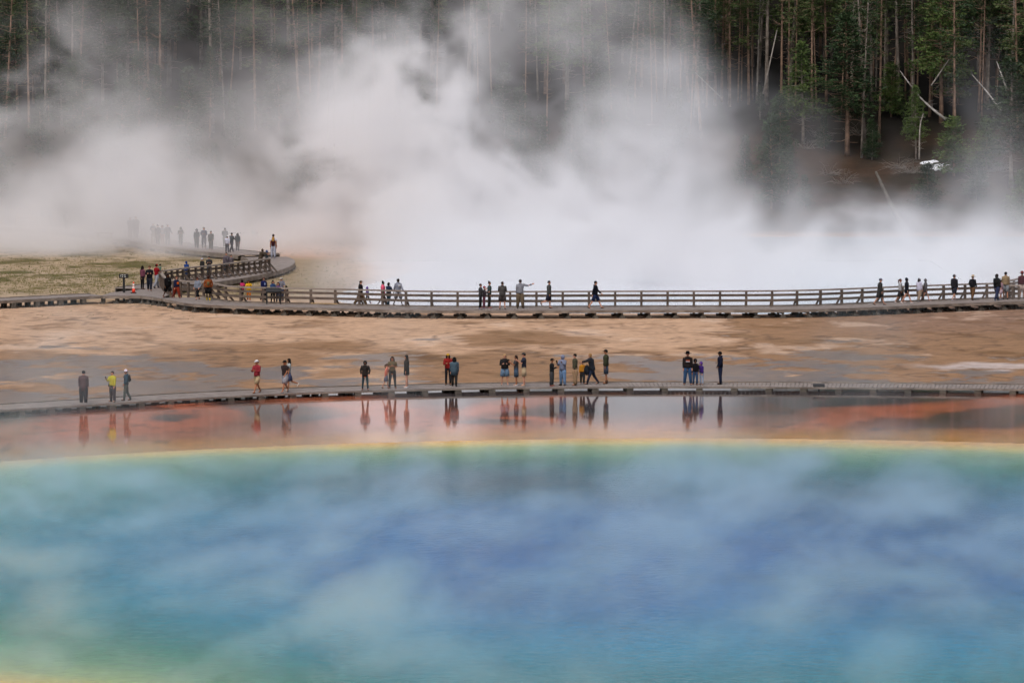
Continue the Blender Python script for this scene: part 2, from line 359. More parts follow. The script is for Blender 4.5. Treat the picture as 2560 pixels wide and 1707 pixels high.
def pool_mist():
    lo, hi, dims = (-26, 128, 0), (27, 262, 6.5), (176, 180, 32)
    X, Y, Z = np.meshgrid(*[np.linspace(lo[i], hi[i], dims[i], dtype=np.float32) for i in range(3)], indexing='ij')
    w1 = fbm(51, X/6, Y/10, Z/3, 3)-.5
    n = fbm(52, X/2.1+w1*2.2, Y/24+w1*.6, (Z+.112*Y)/1.05+w1*2.2, 5, .60)
    amt = np.full(X.shape, .34, np.float32)
    def g(cx, cy, rx, ry): return np.exp(-((X-cx)/rx)**2-((Y-cy)/ry)**2)
    amt += .5*g(-16, 175, 7, 30) + .5*g(-4, 182, 5, 16) + .5*g(4, 196, 7, 12) + .5*g(-6, 150, 6, 12) + .35*g(14, 165, 9, 22)
    amt -= .75*g(-3, 207, 9, 9) + .3*g(1, 200, 4, 7)+.5*g(17, 205, 5, 9)+.3*g(2, 172, 4, 6)
    amt = amt*sm(224, 210, Y)
    edge = .80*g(-24, 240, 6, 14)+.34*g(-5.5, 248, 1.6, 10)+.36*g(18, 250, 2.6, 14)+.06*g(3, 228, 5, 6)
    top = np.interp(Y, [128, 170, 224], [4.8, 3.8, 1.0])+1.6*(fbm(53, X/7, Y/12, Z*0, 3)-.5)*2
    d = .025*np.clip(amt, .03, 2)*np.clip((n-.47)*13, 0, 3.0)*sm(top+1.2, top-1.0, Z) + .015*edge*np.clip(1+(n-.5)*5, 0, 2.2)*sm(6.2, 3.5, Z)
    d *= sm(128, 134, Y)*sm(262, 256, Y)*sm(-26, -23, X)*sm(27, 24, X)*sm(6.5, 6, Z)
    d[d < .0003] = 0
    return lo, hi, dims, d
lo, hi, dims, d = pool_mist()
steam_volume('steam_wisps', 'thin bluish wisps of steam lying over the round spring', lo, hi, dims, d, (.76, .93, 1.0), .2, rate=2.4)  # white steam; blue light scattered from the spring is put into its colour
# ---------------------------------------------------------------- mesh helper
class MB:
    def __init__(s): s.v = []; s.f = []; s.m = []
    def quad_prism(s, a, b, c, d, h, mi=0):
        """a,b,c,d: top corners; h: thickness downwards"""
        n = len(s.v); s.v += [Vector(p) for p in (a, b, c, d)] + [Vector(p)-Vector((0, 0, h)) for p in (a, b, c, d)]
        s.f += [(n, n+1, n+2, n+3), (n+7, n+6, n+5, n+4), (n, n+4, n+5, n+1), (n+1, n+5, n+6, n+2), (n+2, n+6, n+7, n+3), (n+3, n+7, n+4, n)]; s.m += [mi]*6
    def box(s, c, sx, sy, sz, rz=0, rx=0, mi=0):
        M = Matrix.Translation(c) @ Matrix.Rotation(rz, 4, 'Z') @ Matrix.Rotation(rx, 4, 'X')
        n = len(s.v)
        for z in (-.5, .5):
            for x, y in ((-.5, -.5), (.5, -.5), (.5, .5), (-.5, .5)): s.v.append(M @ Vector((x*sx, y*sy, z*sz)))
        s.f += [(n+3, n+2, n+1, n), (n+4, n+5, n+6, n+7), (n, n+1, n+5, n+4), (n+1, n+2, n+6, n+5), (n+2, n+3, n+7, n+6), (n+3, n, n+4, n+7)]; s.m += [mi]*6
    def beam(s, p, q, wd, ht, mi=0, up=Vector((0, 0, 1))):
        """a squared timber from p to q"""
        p, q = Vector(p), Vector(q); d = (q-p)
        if d.length < 1e-6: return
        d.normalize(); u = up if abs(d.dot(up)) < .98 else Vector((0, 1, 0))
        r = d.cross(u).normalized()*wd/2; u2 = r.cross(d).normalized()*ht/2
        n = len(s.v)
        for e in (p, q):
            for a, b in ((-1, -1), (1, -1), (1, 1), (-1, 1)): s.v.append(e+r*a+u2*b)
        s.f += [(n, n+1, n+2, n+3), (n+7, n+6, n+5, n+4), (n, n+4, n+5, n+1), (n+1, n+5, n+6, n+2), (n+2, n+6, n+7, n+3), (n+3, n+7, n+4, n)]; s.m += [mi]*6
    def tube(s, pts, rad, seg=6, mi=0, cap=True, flat=None, up=None):
        """rings along pts; rad: number or (rx, ry) per point"""
        n0 = len(s.v); k = len(pts); pts = [Vector(p) for p in pts]; prev = None
        for i, p in enumerate(pts):
            d = (pts[min(i+1, k-1)]-pts[max(i-1, 0)])
            d = d.normalized() if d.length > 1e-9 else Vector((0, 0, 1))
            ref = up or Vector((1, 0, 0))
            if abs(d.dot(ref)) > .95: ref = Vector((0, 1, 0))
            a = (ref-d*d.dot(ref)).normalized(); b = d.cross(a).normalized()
            r = rad[i] if isinstance(rad, (list, tuple)) else rad
            rx, ry = r if isinstance(r, (list, tuple)) else (r, r)
            for j in range(seg):
                t = 2*math.pi*j/seg; s.v.append(p+a*rx*math.cos(t)+b*ry*math.sin(t))
        for i in range(k-1):
            for j in range(seg):
                a0 = n0+i*seg+j; b0 = n0+i*seg+(j+1) % seg
                s.f.append((a0, b0, b0+seg, a0+seg)); s.m.append(mi)
        if cap:
            s.f.append(tuple(n0+j for j in reversed(range(seg)))); s.m.append(mi)
            s.f.append(tuple(n0+(k-1)*seg+j for j in range(seg))); s.m.append(mi)
    def ball(s, c, rx, ry, rz, seg=8, rings=6, mi=0, lo=-1.0, hi=1.0, M=None):
        """ellipsoid, or the slice of it between heights lo..hi (-1..1)"""
        n0 = len(s.v); c = Vector(c)
        for i in range(rings+1):
            h = lo+(hi-lo)*i/rings; h = math.sin(math.asin(lo)+(math.asin(hi)-math.asin(lo))*i/rings)
            r = math.sqrt(max(0, 1-h*h))
            for j in range(seg):
                t = 2*math.pi*j/seg; p = Vector((rx*r*math.cos(t), ry*r*math.sin(t), rz*h))
                s.v.append(c+(M @ p if M else p))
        for i in range(rings):
            for j in range(seg):
                a0 = n0+i*seg+j; b0 = n0+i*seg+(j+1) % seg
                s.f.append((a0, b0, b0+seg, a0+seg)); s.m.append(mi)
        s.f.append(tuple(n0+j for j in reversed(range(seg)))); s.m.append(mi)
        s.f.append(tuple(n0+rings*seg+j for j in range(seg))); s.m.append(mi)
    def mesh(s, name, mats, smooth=False):
        me = bpy.data.meshes.new(name); me.from_pydata([tuple(v) for v in s.v], [], s.f)
        for m in (mats if isinstance(mats, (list, tuple)) else [mats]): me.materials.append(m)
        me.polygons.foreach_set('material_index', s.m)
        if smooth: me.polygons.foreach_set('use_smooth', [True]*len(s.f))
        me.update(); return me
    def build(s, name, mats, parent=None, smooth=False):
        o = bpy.data.objects.new(name, s.mesh(name, mats, smooth)); COL.objects.link(o)
        if parent is not None: o.parent = parent; o.location = tuple(-c for c in parent.location) if parent.rotation_euler.z == 0 and parent.get('world_parts') else (0, 0, 0)
        return o

def thing(name, label, cat, loc=(0, 0, 0), rz=0, group=None, world=False):
    o = bpy.data.objects.new(name, None); COL.objects.link(o); o.location = loc; o.rotation_euler = (0, 0, rz)
    o.empty_display_size = .2
    o['label'] = label; o['category'] = cat
    if group: o['group'] = group
    return o

def resample(pts, step):
    out = [Vector(pts[0])]; carry = 0.0
    for a, b in zip(pts[:-1], pts[1:]):
        a, b = Vector(a), Vector(b); L = (b-a).length
        if L < 1e-9: continue
        t = step-carry
        while t <= L: out.append(a.lerp(b, t/L)); t += step
        carry = L-(t-step)
    return out
def spline(pts, n=12):
    """smooth curve through pts (Catmull-Rom)"""
    P = [Vector(p) for p in pts]; P = [P[0]*2-P[1]]+P+[P[-1]*2-P[-2]]; out = []
    for i in range(1, len(P)-2):
        for k in range(n):
            t = k/n; a, b, c, d = P[i-1], P[i], P[i+1], P[i+2]
            out.append(.5*((2*b)+(c-a)*t+(2*a-5*b+4*c-d)*t*t+(3*b-a-3*c+d)*t**3))
    out.append(P[-2]); return out
def normals(P):
    N = []
    for i in range(len(P)):
        d = P[min(i+1, len(P)-1)]-P[max(i-1, 0)]; d.z = 0; d.normalize(); N.append(Vector((-d.y, d.x, 0)))
    return N

WOOD_DECK = mat('weathered_deck_wood', (.27, .225, .205), .75, .3, col2=(.19, .155, .14), scale=2.2)
WOOD_EDGE = mat('weathered_edge_wood', (.27, .225, .19), .8, .2, col2=(.14, .11, .09), scale=1.4)
WOOD_RAIL = mat('weathered_rail_wood', (.155, .115, .092), .8, .2, col2=(.085, .062, .05), scale=1.6)
WOOD_CAP = mat('pale_cap_rail_wood', (.30, .245, .21), .8, .25, col2=(.20, .16, .135), scale=1.6)
WOOD_FOOT = mat('damp_footing_wood', (.13, .11, .09), .85, .2, col2=(.055, .045, .036), scale=2.5)
WOOD_NEW = mat('new_yellow_board', (.42, .27, .12), .7, .3, var=.3)

def boardwalk(label, front, width, ztop, board=.2, thick=.05, fascia=.14, foot_step=1.75, foot_kind='block', z_ground=0.0, boards_across=True, inset=0.0):
    """front: points of the camera-side edge of the deck, left to right"""
    P = resample(front, board); N = normals(P)
    root = thing('boardwalk', label, 'boardwalk', tuple(P[len(P)//2].xy)+(z_ground,))
    o = Vector(root.location); loc = lambda p: Vector(p)-o
    W = width if callable(width) else (lambda i: width)
    mb = MB(); rnd = random.Random(len(P))
    for i in range(len(P)-1):
        a, b = P[i], P[i+1]; w = W(i/len(P))
        a2, b2 = a.lerp(b, .07), a.lerp(b, .93); j = rnd.uniform(-.004, .004)
        q = [a2, b2, b2+N[i+1]*w, a2+N[i]*w]
        q = [loc((p.x, p.y, p.z+j)) for p in q]
        mb.quad_prism(*q, thick)
    mb.build('deck', WOOD_DECK, root)
    for side in (0, 1):
        mb = MB()
        Q = [p + N[i]*(W(i/len(P))*side) for i, p in enumerate(P)]
        step = 12
        for i in range(0, len(Q)-1, step):
            a, b = Q[i], Q[min(i+step, len(Q)-1)]
            off = Vector((0, 0, -thick*.5-fascia/2-.006)); n = N[i]*(.0 if side == 0 else 0)
            mb.beam(loc(a+off), loc(b+off), .06, fascia)
            if side == 1 or True: mb.beam(loc(a+Vector((0, 0, .035))+N[i]*(.05 if side == 0 else -.05)), loc(b+Vector((0, 0, .035))+N[i]*(.05 if side == 0 else -.05)), .09, .05) if side == 1 else None
        mb.build('edge_beam', WOOD_EDGE, root)
    F_ = resample(front, foot_step); FN = normals(F_); rnd = random.Random(7)
    for i, (p, n) in enumerate(zip(F_, FN)):
        w = W(i/len(F_)); mb = MB(); ang = math.atan2(n.x, -n.y)
        ang = math.atan2(-n.x, n.y)
        zt = p.z-thick-fascia*.9
        if foot_kind == 'block':
            for s, sz in ((.08, .34), (w*.5, .3), (w-.1, .34)):
                q = p+n*s; hh = zt-z_ground
                mb.box(loc((q.x, q.y, z_ground+hh/2-.02)), sz, .3, max(hh, .06)+.04, ang)
            mb.beam(loc(p+n*.1-Vector((0, 0, p.z-zt-.02))), loc(p+n*(w-.1)-Vector((0, 0, p.z-zt-.02))), .1, .08)
        else:
            mb.beam(loc(Vector((p.x, p.y, zt-.03))+n*.1), loc(Vector((p.x, p.y, zt-.03))+n*(w-.05)), .12, .12)
            for s in (.14, w*.5, w-.12):
                q = p+n*s
                mb.box(loc((q.x, q.y, (z_ground+.1+zt)/2)), .13, .13, zt-z_ground-.1, ang)
                mb.box(loc((q.x, q.y, z_ground+.05)), .42, .36, .12, ang)
                mb.box(loc((q.x, q.y, z_ground+.14)), .26, .26, .08, ang)
        mb.build('footing', WOOD_FOOT, root)
    return root, P, N

def railing(root, line, zdeck, height=1.05, post_step=1.72, brace_out=None, posts_to=0.0, lower=True):
    """rail along line (ground-plane points); brace_out: side (+1/-1) the braces lean to"""
    o = Vector(root.location); loc = lambda p: Vector(p)-o
    zd = zdeck if callable(zdeck) else (lambda p: zdeck)
    Q = resample(line, post_step); N = normals(Q)
    if (Vector(line[-1])-Q[-1]).length > .3: Q.append(Vector(line[-1])); N.append(N[-1])
    up = lambda p, z: Vector((p.x, p.y, zd(p)+z))
    mb = MB()
    for a, b in zip(Q[:-1], Q[1:]): mb.beam(loc(up(a, height-.02)), loc(up(b, height-.02)), .22, .10)
    mb.build('cap_rail', WOOD_CAP, root)
    for h, t in ((height*.73, .165), (height*.40, .165), (.07, .09)):
        mb = MB()
        for a, b, na in zip(Q[:-1], Q[1:], N):
            s = na*(-.075 if brace_out == 1 else .075)*1.0
            mb.beam(loc(up(a, h)+s), loc(up(b, h)+s), .045, t)
        mb.build('rail_board', WOOD_RAIL, root)
    for p, n in zip(Q, N):
        mb = MB(); a = math.atan2(-n.x, n.y)
        zb = posts_to; zt = zd(p)+height-.075
        mb.box(loc((p.x, p.y, (zb+zt)/2)), .15, .13, zt-zb, a)
        if lower: mb.box(loc((p.x, p.y, posts_to+.07)), .5, .4, .14, a)
        mb.build('post', WOOD_RAIL, root)
        if brace_out:
            mb = MB(); q = p+n*(.62*brace_out)
            mb.beam(loc(up(p, height*.62)), loc(up(q, -.02)), .07, .12)
            mb.beam(loc(up(p, -.1)), loc(up(q, -.02)), .07, .09)
            mb.build('brace', WOOD_RAIL, root)

# lower boardwalk, over the wet mats
ZN = .27
fr = [at(x, y, ZN) for x, y in ((-900, 1100), (-500, 1066), (-260, 1046), (0, 1025), (250, 1009), (500, 993.5), (780, 980), (1060, 972), (1260, 968), (1600, 965.5), (1850, 966), (2100, 967.5), (2330, 969.5), (2560, 972), (2850, 976), (3300, 984), (3800, 994))]
fr = spline(fr, 10)
near_walk, _, _ = boardwalk('low plank boardwalk over the wet orange mats, without any railing', fr, 2.75, ZN, board=.215, foot_step=1.82, fascia=.075)

# raised boardwalk with railing along the steaming crater
ZM = .57
MIDF = [(404, 745), (440, 752.5), (474, 758.5), (520, 761.5), (576, 763.5), (661, 766), (760, 768), (869, 770.5), (965, 773.5), (1100, 775.2), (1250, 775.6), (1400, 775.3), (1600, 774.6), (1887, 774), (2000, 772.8), (2100, 770.5), (2200, 766.5), (2300, 762), (2420, 757), (2560, 752.5), (2760, 747), (3100, 737), (3600, 722)]
fm = spline([at(x, y, ZM) for x, y in MIDF], 8)
mid_walk, PM, NM = boardwalk('long raised boardwalk with a timber railing beside the steaming pale blue crater', fm, 2.9, ZM, foot_kind='post', fascia=.17, foot_step=1.75)
back = [p+n*2.98 for p, n in zip(PM, NM)]
def split_rail(x0, x1): return [p for p in back if x0 <= pix(np.float64(p.x), np.float64(p.y), np.float64(ZM))[0] <= x1]
railing(mid_walk, split_rail(452, 2535), ZM, brace_out=1)
# the yellow repair board lying along the toe of the railing
a = [p for p in back if 775 <= pix(np.float64(p.x), np.float64(p.y), np.float64(ZM))[0] <= 848]
mb = MB(); o_ = Vector(mid_walk.location); mb.beam(a[0]+Vector((0, -.14, .06))-o_, a[-1]+Vector((0, -.14, .06))-o_, .04, .11); mb.build('repair_board', WOOD_NEW, mid_walk)
# cabinet-like end of the railing at the right-hand bend, and the rail that climbs on behind it
e = at(2516, 748, ZM); e2 = at(2548, 748.5, ZM)
railing(mid_walk, [e, e2], ZM, height=.95, post_step=.42, posts_to=ZM, lower=False)
railing(mid_walk, [at(2522, 740, ZM), at(2575, 728, ZM), at(2700, 712, ZM)], ZM, height=1.05, post_step=1.4)

# platform where the paths meet, and the low boardwalk running in from the left
ZL = .5
PLAT = [at(*p, ZM) for p in ((255, 738.8), (352, 738.5), (404, 745.2))]
plat = thing('boardwalk', 'wide grey deck where the low path, the ramp and the railed boardwalk meet', 'boardwalk', tuple(PLAT[1].xy)+(0,))
o_ = Vector(plat.location)
mb = MB()
tl = [at(*p, ZM) for p in ((275, 731.5), (360, 722), (402, 714), (440, 726))]
top = spline([PLAT[0], PLAT[1], PLAT[2]], 8); bot = spline(tl, 8)
bot = [bot[int(i*(len(bot)-1)/(len(top)*3-1))] for i in range(len(top)*3)]; tt = []
for i in range(len(top)*3): 
    u = i/(len(top)*3-1)*(len(top)-1); k = min(int(u), len(top)-2); tt.append(top[k].lerp(top[k+1], u-k))
for i in range(len(tt)-1):
    q = [tt[i].lerp(tt[i+1], .03), tt[i].lerp(tt[i+1], .97), bot[i].lerp(bot[i+1], .97), bot[i].lerp(bot[i+1], .03)]
    mb.quad_prism(*[p-o_+Vector((0, 0, -.006)) for p in q], .05)
mb.build('deck', WOOD_DECK, plat)
mb = MB()
for a, b in zip(PLAT[:-1], PLAT[1:]): mb.beam(a-o_+Vector((0, 0, -.13)), b-o_+Vector((0, 0, -.13)), .06, .16)
mb.build('edge_beam', WOOD_EDGE, plat)
for p in resample(PLAT, .95):
    mb = MB(); q = p-o_; mb.box((q.x, q.y+.15, .2), .14, .14, .4); mb.box((q.x, q.y+.15, .06), .34, .34, .12); mb.box((q.x, q.y+1.6, .2), .2, .2, .4); mb.build('footing', WOOD_FOOT, plat)

fl_ = spline([at(x, y, ZM-.004) for x, y in ((-900, 800), (-240, 763), (0, 751.5), (130, 745), (215, 740.5), (266, 738.6))], 8)
left_walk, _, _ = boardwalk('low boardwalk without railing coming in over the grassy flat', fl_, 2.2, ZM, foot_kind='block', fascia=.17, foot_step=2.0)

# side rails at the apex and along the ramp
railing(mid_walk, [at(401, 715, ZM), at(410, 728, ZM), at(420, 735, ZM)], ZM, height=1.0, post_step=.9)
railing(mid_walk, [at(420, 735, ZM), at(436, 737, ZM), split_rail(452, 2535)[0]], ZM, height=1.0, post_step=.9)

# winding path behind: ramp up to the hairpin, then away to the left into the steam
ZR = .5
RF = [(405, 722), (450, 716), (520, 707), (600, 696), (672, 682), (712, 671), (729, 663), (736, 656.5), (736, 650.5), (728, 645.5), (714, 641.5)]
rf = spline([at(x, y, ZR) for x, y in RF], 8)
ramp, PRr, NRr = boardwalk('curving boardwalk ramp with a dark timber railing on its lower side', rf, 3.6, ZR, foot_kind='block', fascia=.3, foot_step=3)
railing(ramp, [at(401, 712, ZR), at(470, 703, ZR), at(540, 696, ZR), at(610, 687, ZR), at(674, 679, ZR)], ZR, height=.98, post_step=1.0, brace_out=-1, posts_to=.1, lower=False)
BF = [(-700, 562), (-80, 566), (0, 568), (60, 571), (150, 579), (235, 590), (300, 599), (370, 611), (430, 620), (500, 628), (560, 633.5), (598, 638)]
bf = spline([at(x, y, ZR) for x, y in BF], 8)
far_walk, _, _ = boardwalk('far boardwalk crossing the flat and fading away into the steam', bf, 3.6, ZR, foot_kind='block', fascia=.3, foot_step=4, board=.4)
# a stretch of distant railing in the steam
railing(far_walk, [at(40, 566, ZR), at(70, 567, ZR), at(95, 569, ZR)], ZR, height=1.0, post_step=1.6)
fb = spline([at(x, y, .4) for x, y in ((330, 555), (400, 555), (470, 553), (560, 549), (640, 552))], 8)
back_walk, _, _ = boardwalk('faint boardwalk at the foot of the wooded slope, almost lost in steam', fb, 2.5, .4, foot_kind='block', foot_step=5, board=.5)
railing(back_walk, [at(452, 550, .4), at(500, 549, .4), at(545, 547, .4)], .4, height=1.0, post_step=1.8)

# ---------------------------------------------------------------- signs, cone, bench
BLACK = mat('black_paint', (.018, .016, .016), .5, .4, var=.4); WHITE = mat('white_lettering', (.75, .75, .72), .6)
ORANGE = mat('orange_plastic', (.85, .045, .01), .45, .5); REFL = mat('white_reflective_band', (.85, .72, .66), .35, .6); RUBBER = mat('black_rubber', (.02, .02, .02), .8)
p = at(310, 752, 0); d0 = p.y; px = lambda v: v*d0/F
sg = thing('trail_sign', 'black trail sign with small white lettering on a square post by the low boardwalk', 'sign', p)
mb = MB(); mb.box((0, 0, px(34)), .15, .15, px(68)); mb.build('post', BLACK, sg)
mb = MB(); mb.box((0, -.11, px(62.5)), px(23.5), .05, px(11)); bd = mb.build('board', BLACK, sg)
mb = MB()
def blk(x, z, ww, hh): mb.box((px(x), -.142, px(62.5+z)), px(ww), .012, px(hh))
for j in range(4): blk(-8, 2.6-j*1.5, 1.0-.2*j if j else .6, 1.1)
for x in (-5, -3.9, -2.8, -1.7, .9, 2.0, 3.1, 4.2): blk(x, 2.2, .75, 1.9)
for x, ww in ((-4.1, 1.3), (-2.4, 1.2), (2.6, 1.5), (4.4, 1.2)): blk(x, -2, ww, 1.5)
wr = mb.build('lettering', WHITE, sg)
p = at(334, 733, ZM+.0); px = lambda v: v*p.y/F
cn = thing('traffic_cone', 'orange traffic cone with two white bands standing on the deck', 'traffic cone', p)
def cone(z0, z1, nm, m, grow=0):
    mb = MB(); H = px(27); r = lambda z: px(4.7)*(1-z*.78)+grow
    mb.tube([(0, 0, .04+H*z0), (0, 0, .04+H*z1)], [r(z0), r(z1)], 14); mb.build(nm, m, cn, True)
cone(0, .38, 'cone_body', ORANGE); cone(.38, .55, 'reflective_band', REFL); cone(.55, .60, 'cone_body', ORANGE); cone(.60, .84, 'reflective_band', REFL); cone(.84, 1, 'cone_body', ORANGE, .012)
mb = MB(); mb.box((0, 0, .025), px(13.5), px(13.5), .05); mb.build('base', RUBBER, cn)
# wayside panels
def wayside(xs_, yfoot, z, wid, hgt, ph, label, legs, tilt=.6, dep=.5):
    p = at(xs_, yfoot, z); s = p.y/F
    t = thing('wayside_panel', label, 'information panel', p)
    for lx in legs:
        mb = MB(); mb.beam((lx*s, 0, -z+.0 if z < .4 else 0), (lx*s, 0, hgt*s), .09, .09); mb.build('leg', BLACK, t)
    mb = MB(); mb.box((0, 0, hgt*s+ph*s*.4), wid*s, ph*s/math.sin(tilt) if tilt else ph*s, .06, 0, tilt); b = mb.build('panel', BLACK, t)
    return t
wayside(684, 760, ZM, 38, 31, 9.5, 'wide slanted black information panel on two legs in front of the family', (-17, 17), .55)
wayside(2047, 979, 0, 29, 13.5, 5, 'low black information panel on a single post rising from the wet mat', (0,), .25)
p = at(262, 596, ZR); s = p.y/F
bn = thing('bench', 'plain low bench at the edge of the far boardwalk in the steam', 'bench', p)
mb = MB(); mb.box((0, 0, .45), 1.5, .4, .06); mb.build('seat', WOOD_EDGE, bn)
for lx in (-.55, .55):
    mb = MB(); mb.box((lx, 0, .21), .12, .3, .42); mb.build('leg', WOOD_EDGE, bn)
# ---------------------------------------------------------------- forest
BARK_RED = mat('reddish_pine_bark', (.31, .20, .14), .85, .1, col2=(.15, .10, .075), scale=2.0)
BARK_GREY = mat('grey_pine_bark', (.28, .235, .20), .85, .1, col2=(.13, .105, .085), scale=2.0)
BARK_DEAD = mat('bleached_dead_wood', (.27, .24, .215), .8, .15, col2=(.15, .13, .11), scale=2.0)
def needles(name, a, b):
    m = mat(name, a, .6, .2, col2=b, scale=.9)
    return m
NEEDLE = needles('pine_needles', (.095, .125, .040), (.045, .070, .025))
NEEDLE_Y = needles('young_conifer_needles', (.115, .165, .042), (.045, .078, .025))
NEEDLE_D = needles('dark_spruce_needles', (.040, .070, .026), (.016, .032, .014))

def spray(mb, c, d, size, n, rnd, flat=.5):
    """a tuft of needle-bearing twigs: thin leaf-like quads fanning round direction d"""
    for _ in range(n):
        v = Vector((rnd.gauss(0, 1), rnd.gauss(0, 1), rnd.gauss(0, flat))).normalized()
        v = (v+d*1.0).normalized(); p = c+Vector((rnd.gauss(0, 1), rnd.gauss(0, 1), rnd.gauss(0, .6)))*size*.45
        L = size*rnd.uniform(.45, 1.0); wv = v.cross(Vector((rnd.uniform(-1, 1), rnd.uniform(-1, 1), rnd.uniform(-1, 1)))).normalized()*L*rnd.uniform(.10, .2)
        k = len(mb.v); mb.v += [p-wv*.4, p+v*L*.5-wv, p+v*L, p+v*L*.5+wv]; mb.f.append((k, k+1, k+2, k+3)); mb.m.append(0)

def tree_meshes(kind, seed):
    """-> (trunk mesh, crown mesh, height)"""
    rnd = random.Random(seed); tr = MB(); cr = MB()
    if kind == 'tall':
        H = rnd.uniform(23, 27); r0 = rnd.uniform(.13, .22); c0, c1 = rnd.uniform(.24, .36), 1.0; BL = 2.7
    elif kind == 'thin':
        H = rnd.uniform(19, 24); r0 = rnd.uniform(.085, .13); c0, c1 = rnd.uniform(.28, .42), 1.0; BL = 1.8
    elif kind == 'dead':
        H = rnd.uniform(13, 18); r0 = .11; c0, c1 = 2, 2; BL = 1.2
    elif kind == 'young':
        H = 12.0; r0 = .17; c0, c1 = .28, 1.0; BL = 2.9
    else:
        H = 6.0; r0 = .10; c0, c1 = .08, 1.0; BL = 2.0
    lx, ly = rnd.gauss(0, .012), rnd.gauss(0, .012); ph = rnd.uniform(0, 6)
    ax = lambda t: Vector((lx*H*t+.12*math.sin(t*5+ph)*t, ly*H*t+.1*math.cos(t*4+ph)*t, H*t))
    n = 9; tr.tube([ax(i/n)-Vector((0, 0, .6 if i == 0 else 0)) for i in range(n+1)], [r0*(1.25 if i == 0 else 1)*(1-.82*i/n) for i in range(n+1)], 7)
    # bare dead limbs under the crown
    if kind in ('tall', 'thin', 'dead', 'young'):
        lo, hi = (.10, .55) if kind != 'dead' else (.2, .95)
        if kind == 'young': lo, hi = .05, .4
        for _ in range({'tall': 40, 'thin': 22, 'dead': 34, 'young': 30}[kind]):
            t = rnd.uniform(lo, hi)**.8; a = rnd.uniform(0, 2*math.pi); L = rnd.uniform(.3, 1.5)*(1.2 if kind in ('young',) else .8)
            d = Vector((math.cos(a), math.sin(a), rnd.uniform(-.35, .35))); p = ax(t)
            m_ = p+d*L*.55; e = p+d*L+Vector((0, 0, rnd.uniform(-.25, .35)*L))
            tr.tube([p, m_, e], [.04, .024, .010], 3, cap=False)
            if rnd.random() < .6:
                a2 = a+rnd.uniform(-.9, .9); tr.tube([m_, m_+Vector((math.cos(a2), math.sin(a2), rnd.uniform(-.3, .4)))*L*.45], [.014, .006], 3, cap=False)
    if c0 < 1:
        nb = {'tall': 96, 'thin': 60, 'young': 170, 'bush': 120}[kind]
        for i in range(nb):
            t = c0+(c1-c0)*((i+rnd.random())/nb); u = (t-c0)/(c1-c0); a = rnd.uniform(0, 2*math.pi)
            if kind in ('young', 'bush'): prof = (1-u)**.75*(.55+.45*min(1, u*6))
            else: prof = (.35+.65*min(1, u*3))*(1-u*.72)
            L = BL*prof*rnd.uniform(.55, 1.15)
            if kind in ('tall', 'thin') and rnd.random() < (.35 if u < .25 else .12): L *= .5
            if L < .15: L = .15
            d = Vector((math.cos(a), math.sin(a), rnd.uniform(-.25, .2)+.35*u)).normalized(); p = ax(t)
            e = p+d*L-Vector((0, 0, .10*L*L*.5*(1-u)))
            tr.tube([p, p.lerp(e, .5)+Vector((0, 0, .04)), e], [.03*(1-.5*u), .018, .006], 3, cap=False)
            ns = max(2, int(L/.30))
            for k in range(ns):
                f = (k+.6)/ns
                if f < .28 and kind != 'bush' and rnd.random() < .7: continue
                c = p.lerp(e, f)+Vector((rnd.gauss(0, .10), rnd.gauss(0, .10), rnd.gauss(0, .06)))*L*.5
                spray(cr, c, d, .42 if kind in ('tall', 'thin') else .40, {'tall': 9, 'thin': 8, 'young': 11, 'bush': 10}[kind], rnd)
    return tr, cr, H

PROTO = {}
for kind, n in (('tall', 5), ('thin', 5), ('dead', 2), ('young', 4), ('bush', 3)):
    for i in range(n):
        tr, cr, H = tree_meshes(kind, 100+i*7+len(kind)*31)
        tm = tr.mesh('trunk', BARK_DEAD if kind == 'dead' else (BARK_RED if i % 2 == 0 else BARK_GREY), True)
        cm = cr.mesh('crown', [NEEDLE_Y if kind in ('young', 'bush') else NEEDLE]) if cr.f else None
        PROTO[(kind, i)] = (tm, cm, H)
dark = {}
def dark_crown(kind, i):
    if (kind, i) not in dark:
        c = PROTO[(kind, i)][1].copy(); c.materials[0] = NEEDLE_D; dark[(kind, i)] = c
    return dark[(kind, i)]
NK = {'tall': 5, 'thin': 5, 'dead': 2, 'young': 4, 'bush': 3}
def tree(kind, i, x, y, label, cat='tree', height=None, lean=(0, 0), group=None, name='pine_tree', wide=1.0, darkc=False, rz=None):
    i = i % NK[kind]; tm, cm, H = PROTO[(kind, i)]; s = (height/H) if height else 1.0
    r = thing(name, label, cat, (x, y, hz(x, y)), 0, group)
    r.rotation_euler = (lean[0], lean[1], rz if rz is not None else (x*7.3+y*1.7) % 6.28); r.scale = (s*wide, s*wide, s)
    t = bpy.data.objects.new('trunk', tm); COL.objects.link(t); t.parent = r
    if cm:
        c = bpy.data.objects.new('crown', dark_crown(kind, i) if darkc else cm); COL.objects.link(c); c.parent = r
    return r
def on_slope(xs_, ys_):
    """where the sight line through a photo pixel meets the slope"""
    lo_, hi_ = 436.0, 640.0
    for _ in range(40):
        m = (lo_+hi_)/2; p = at_d(xs_, ys_, m)
        if p.z > hz(p.x, p.y): lo_ = m
        else: hi_ = m
    return at_d(xs_, ys_, (lo_+hi_)/2)

rnd = random.Random(5)
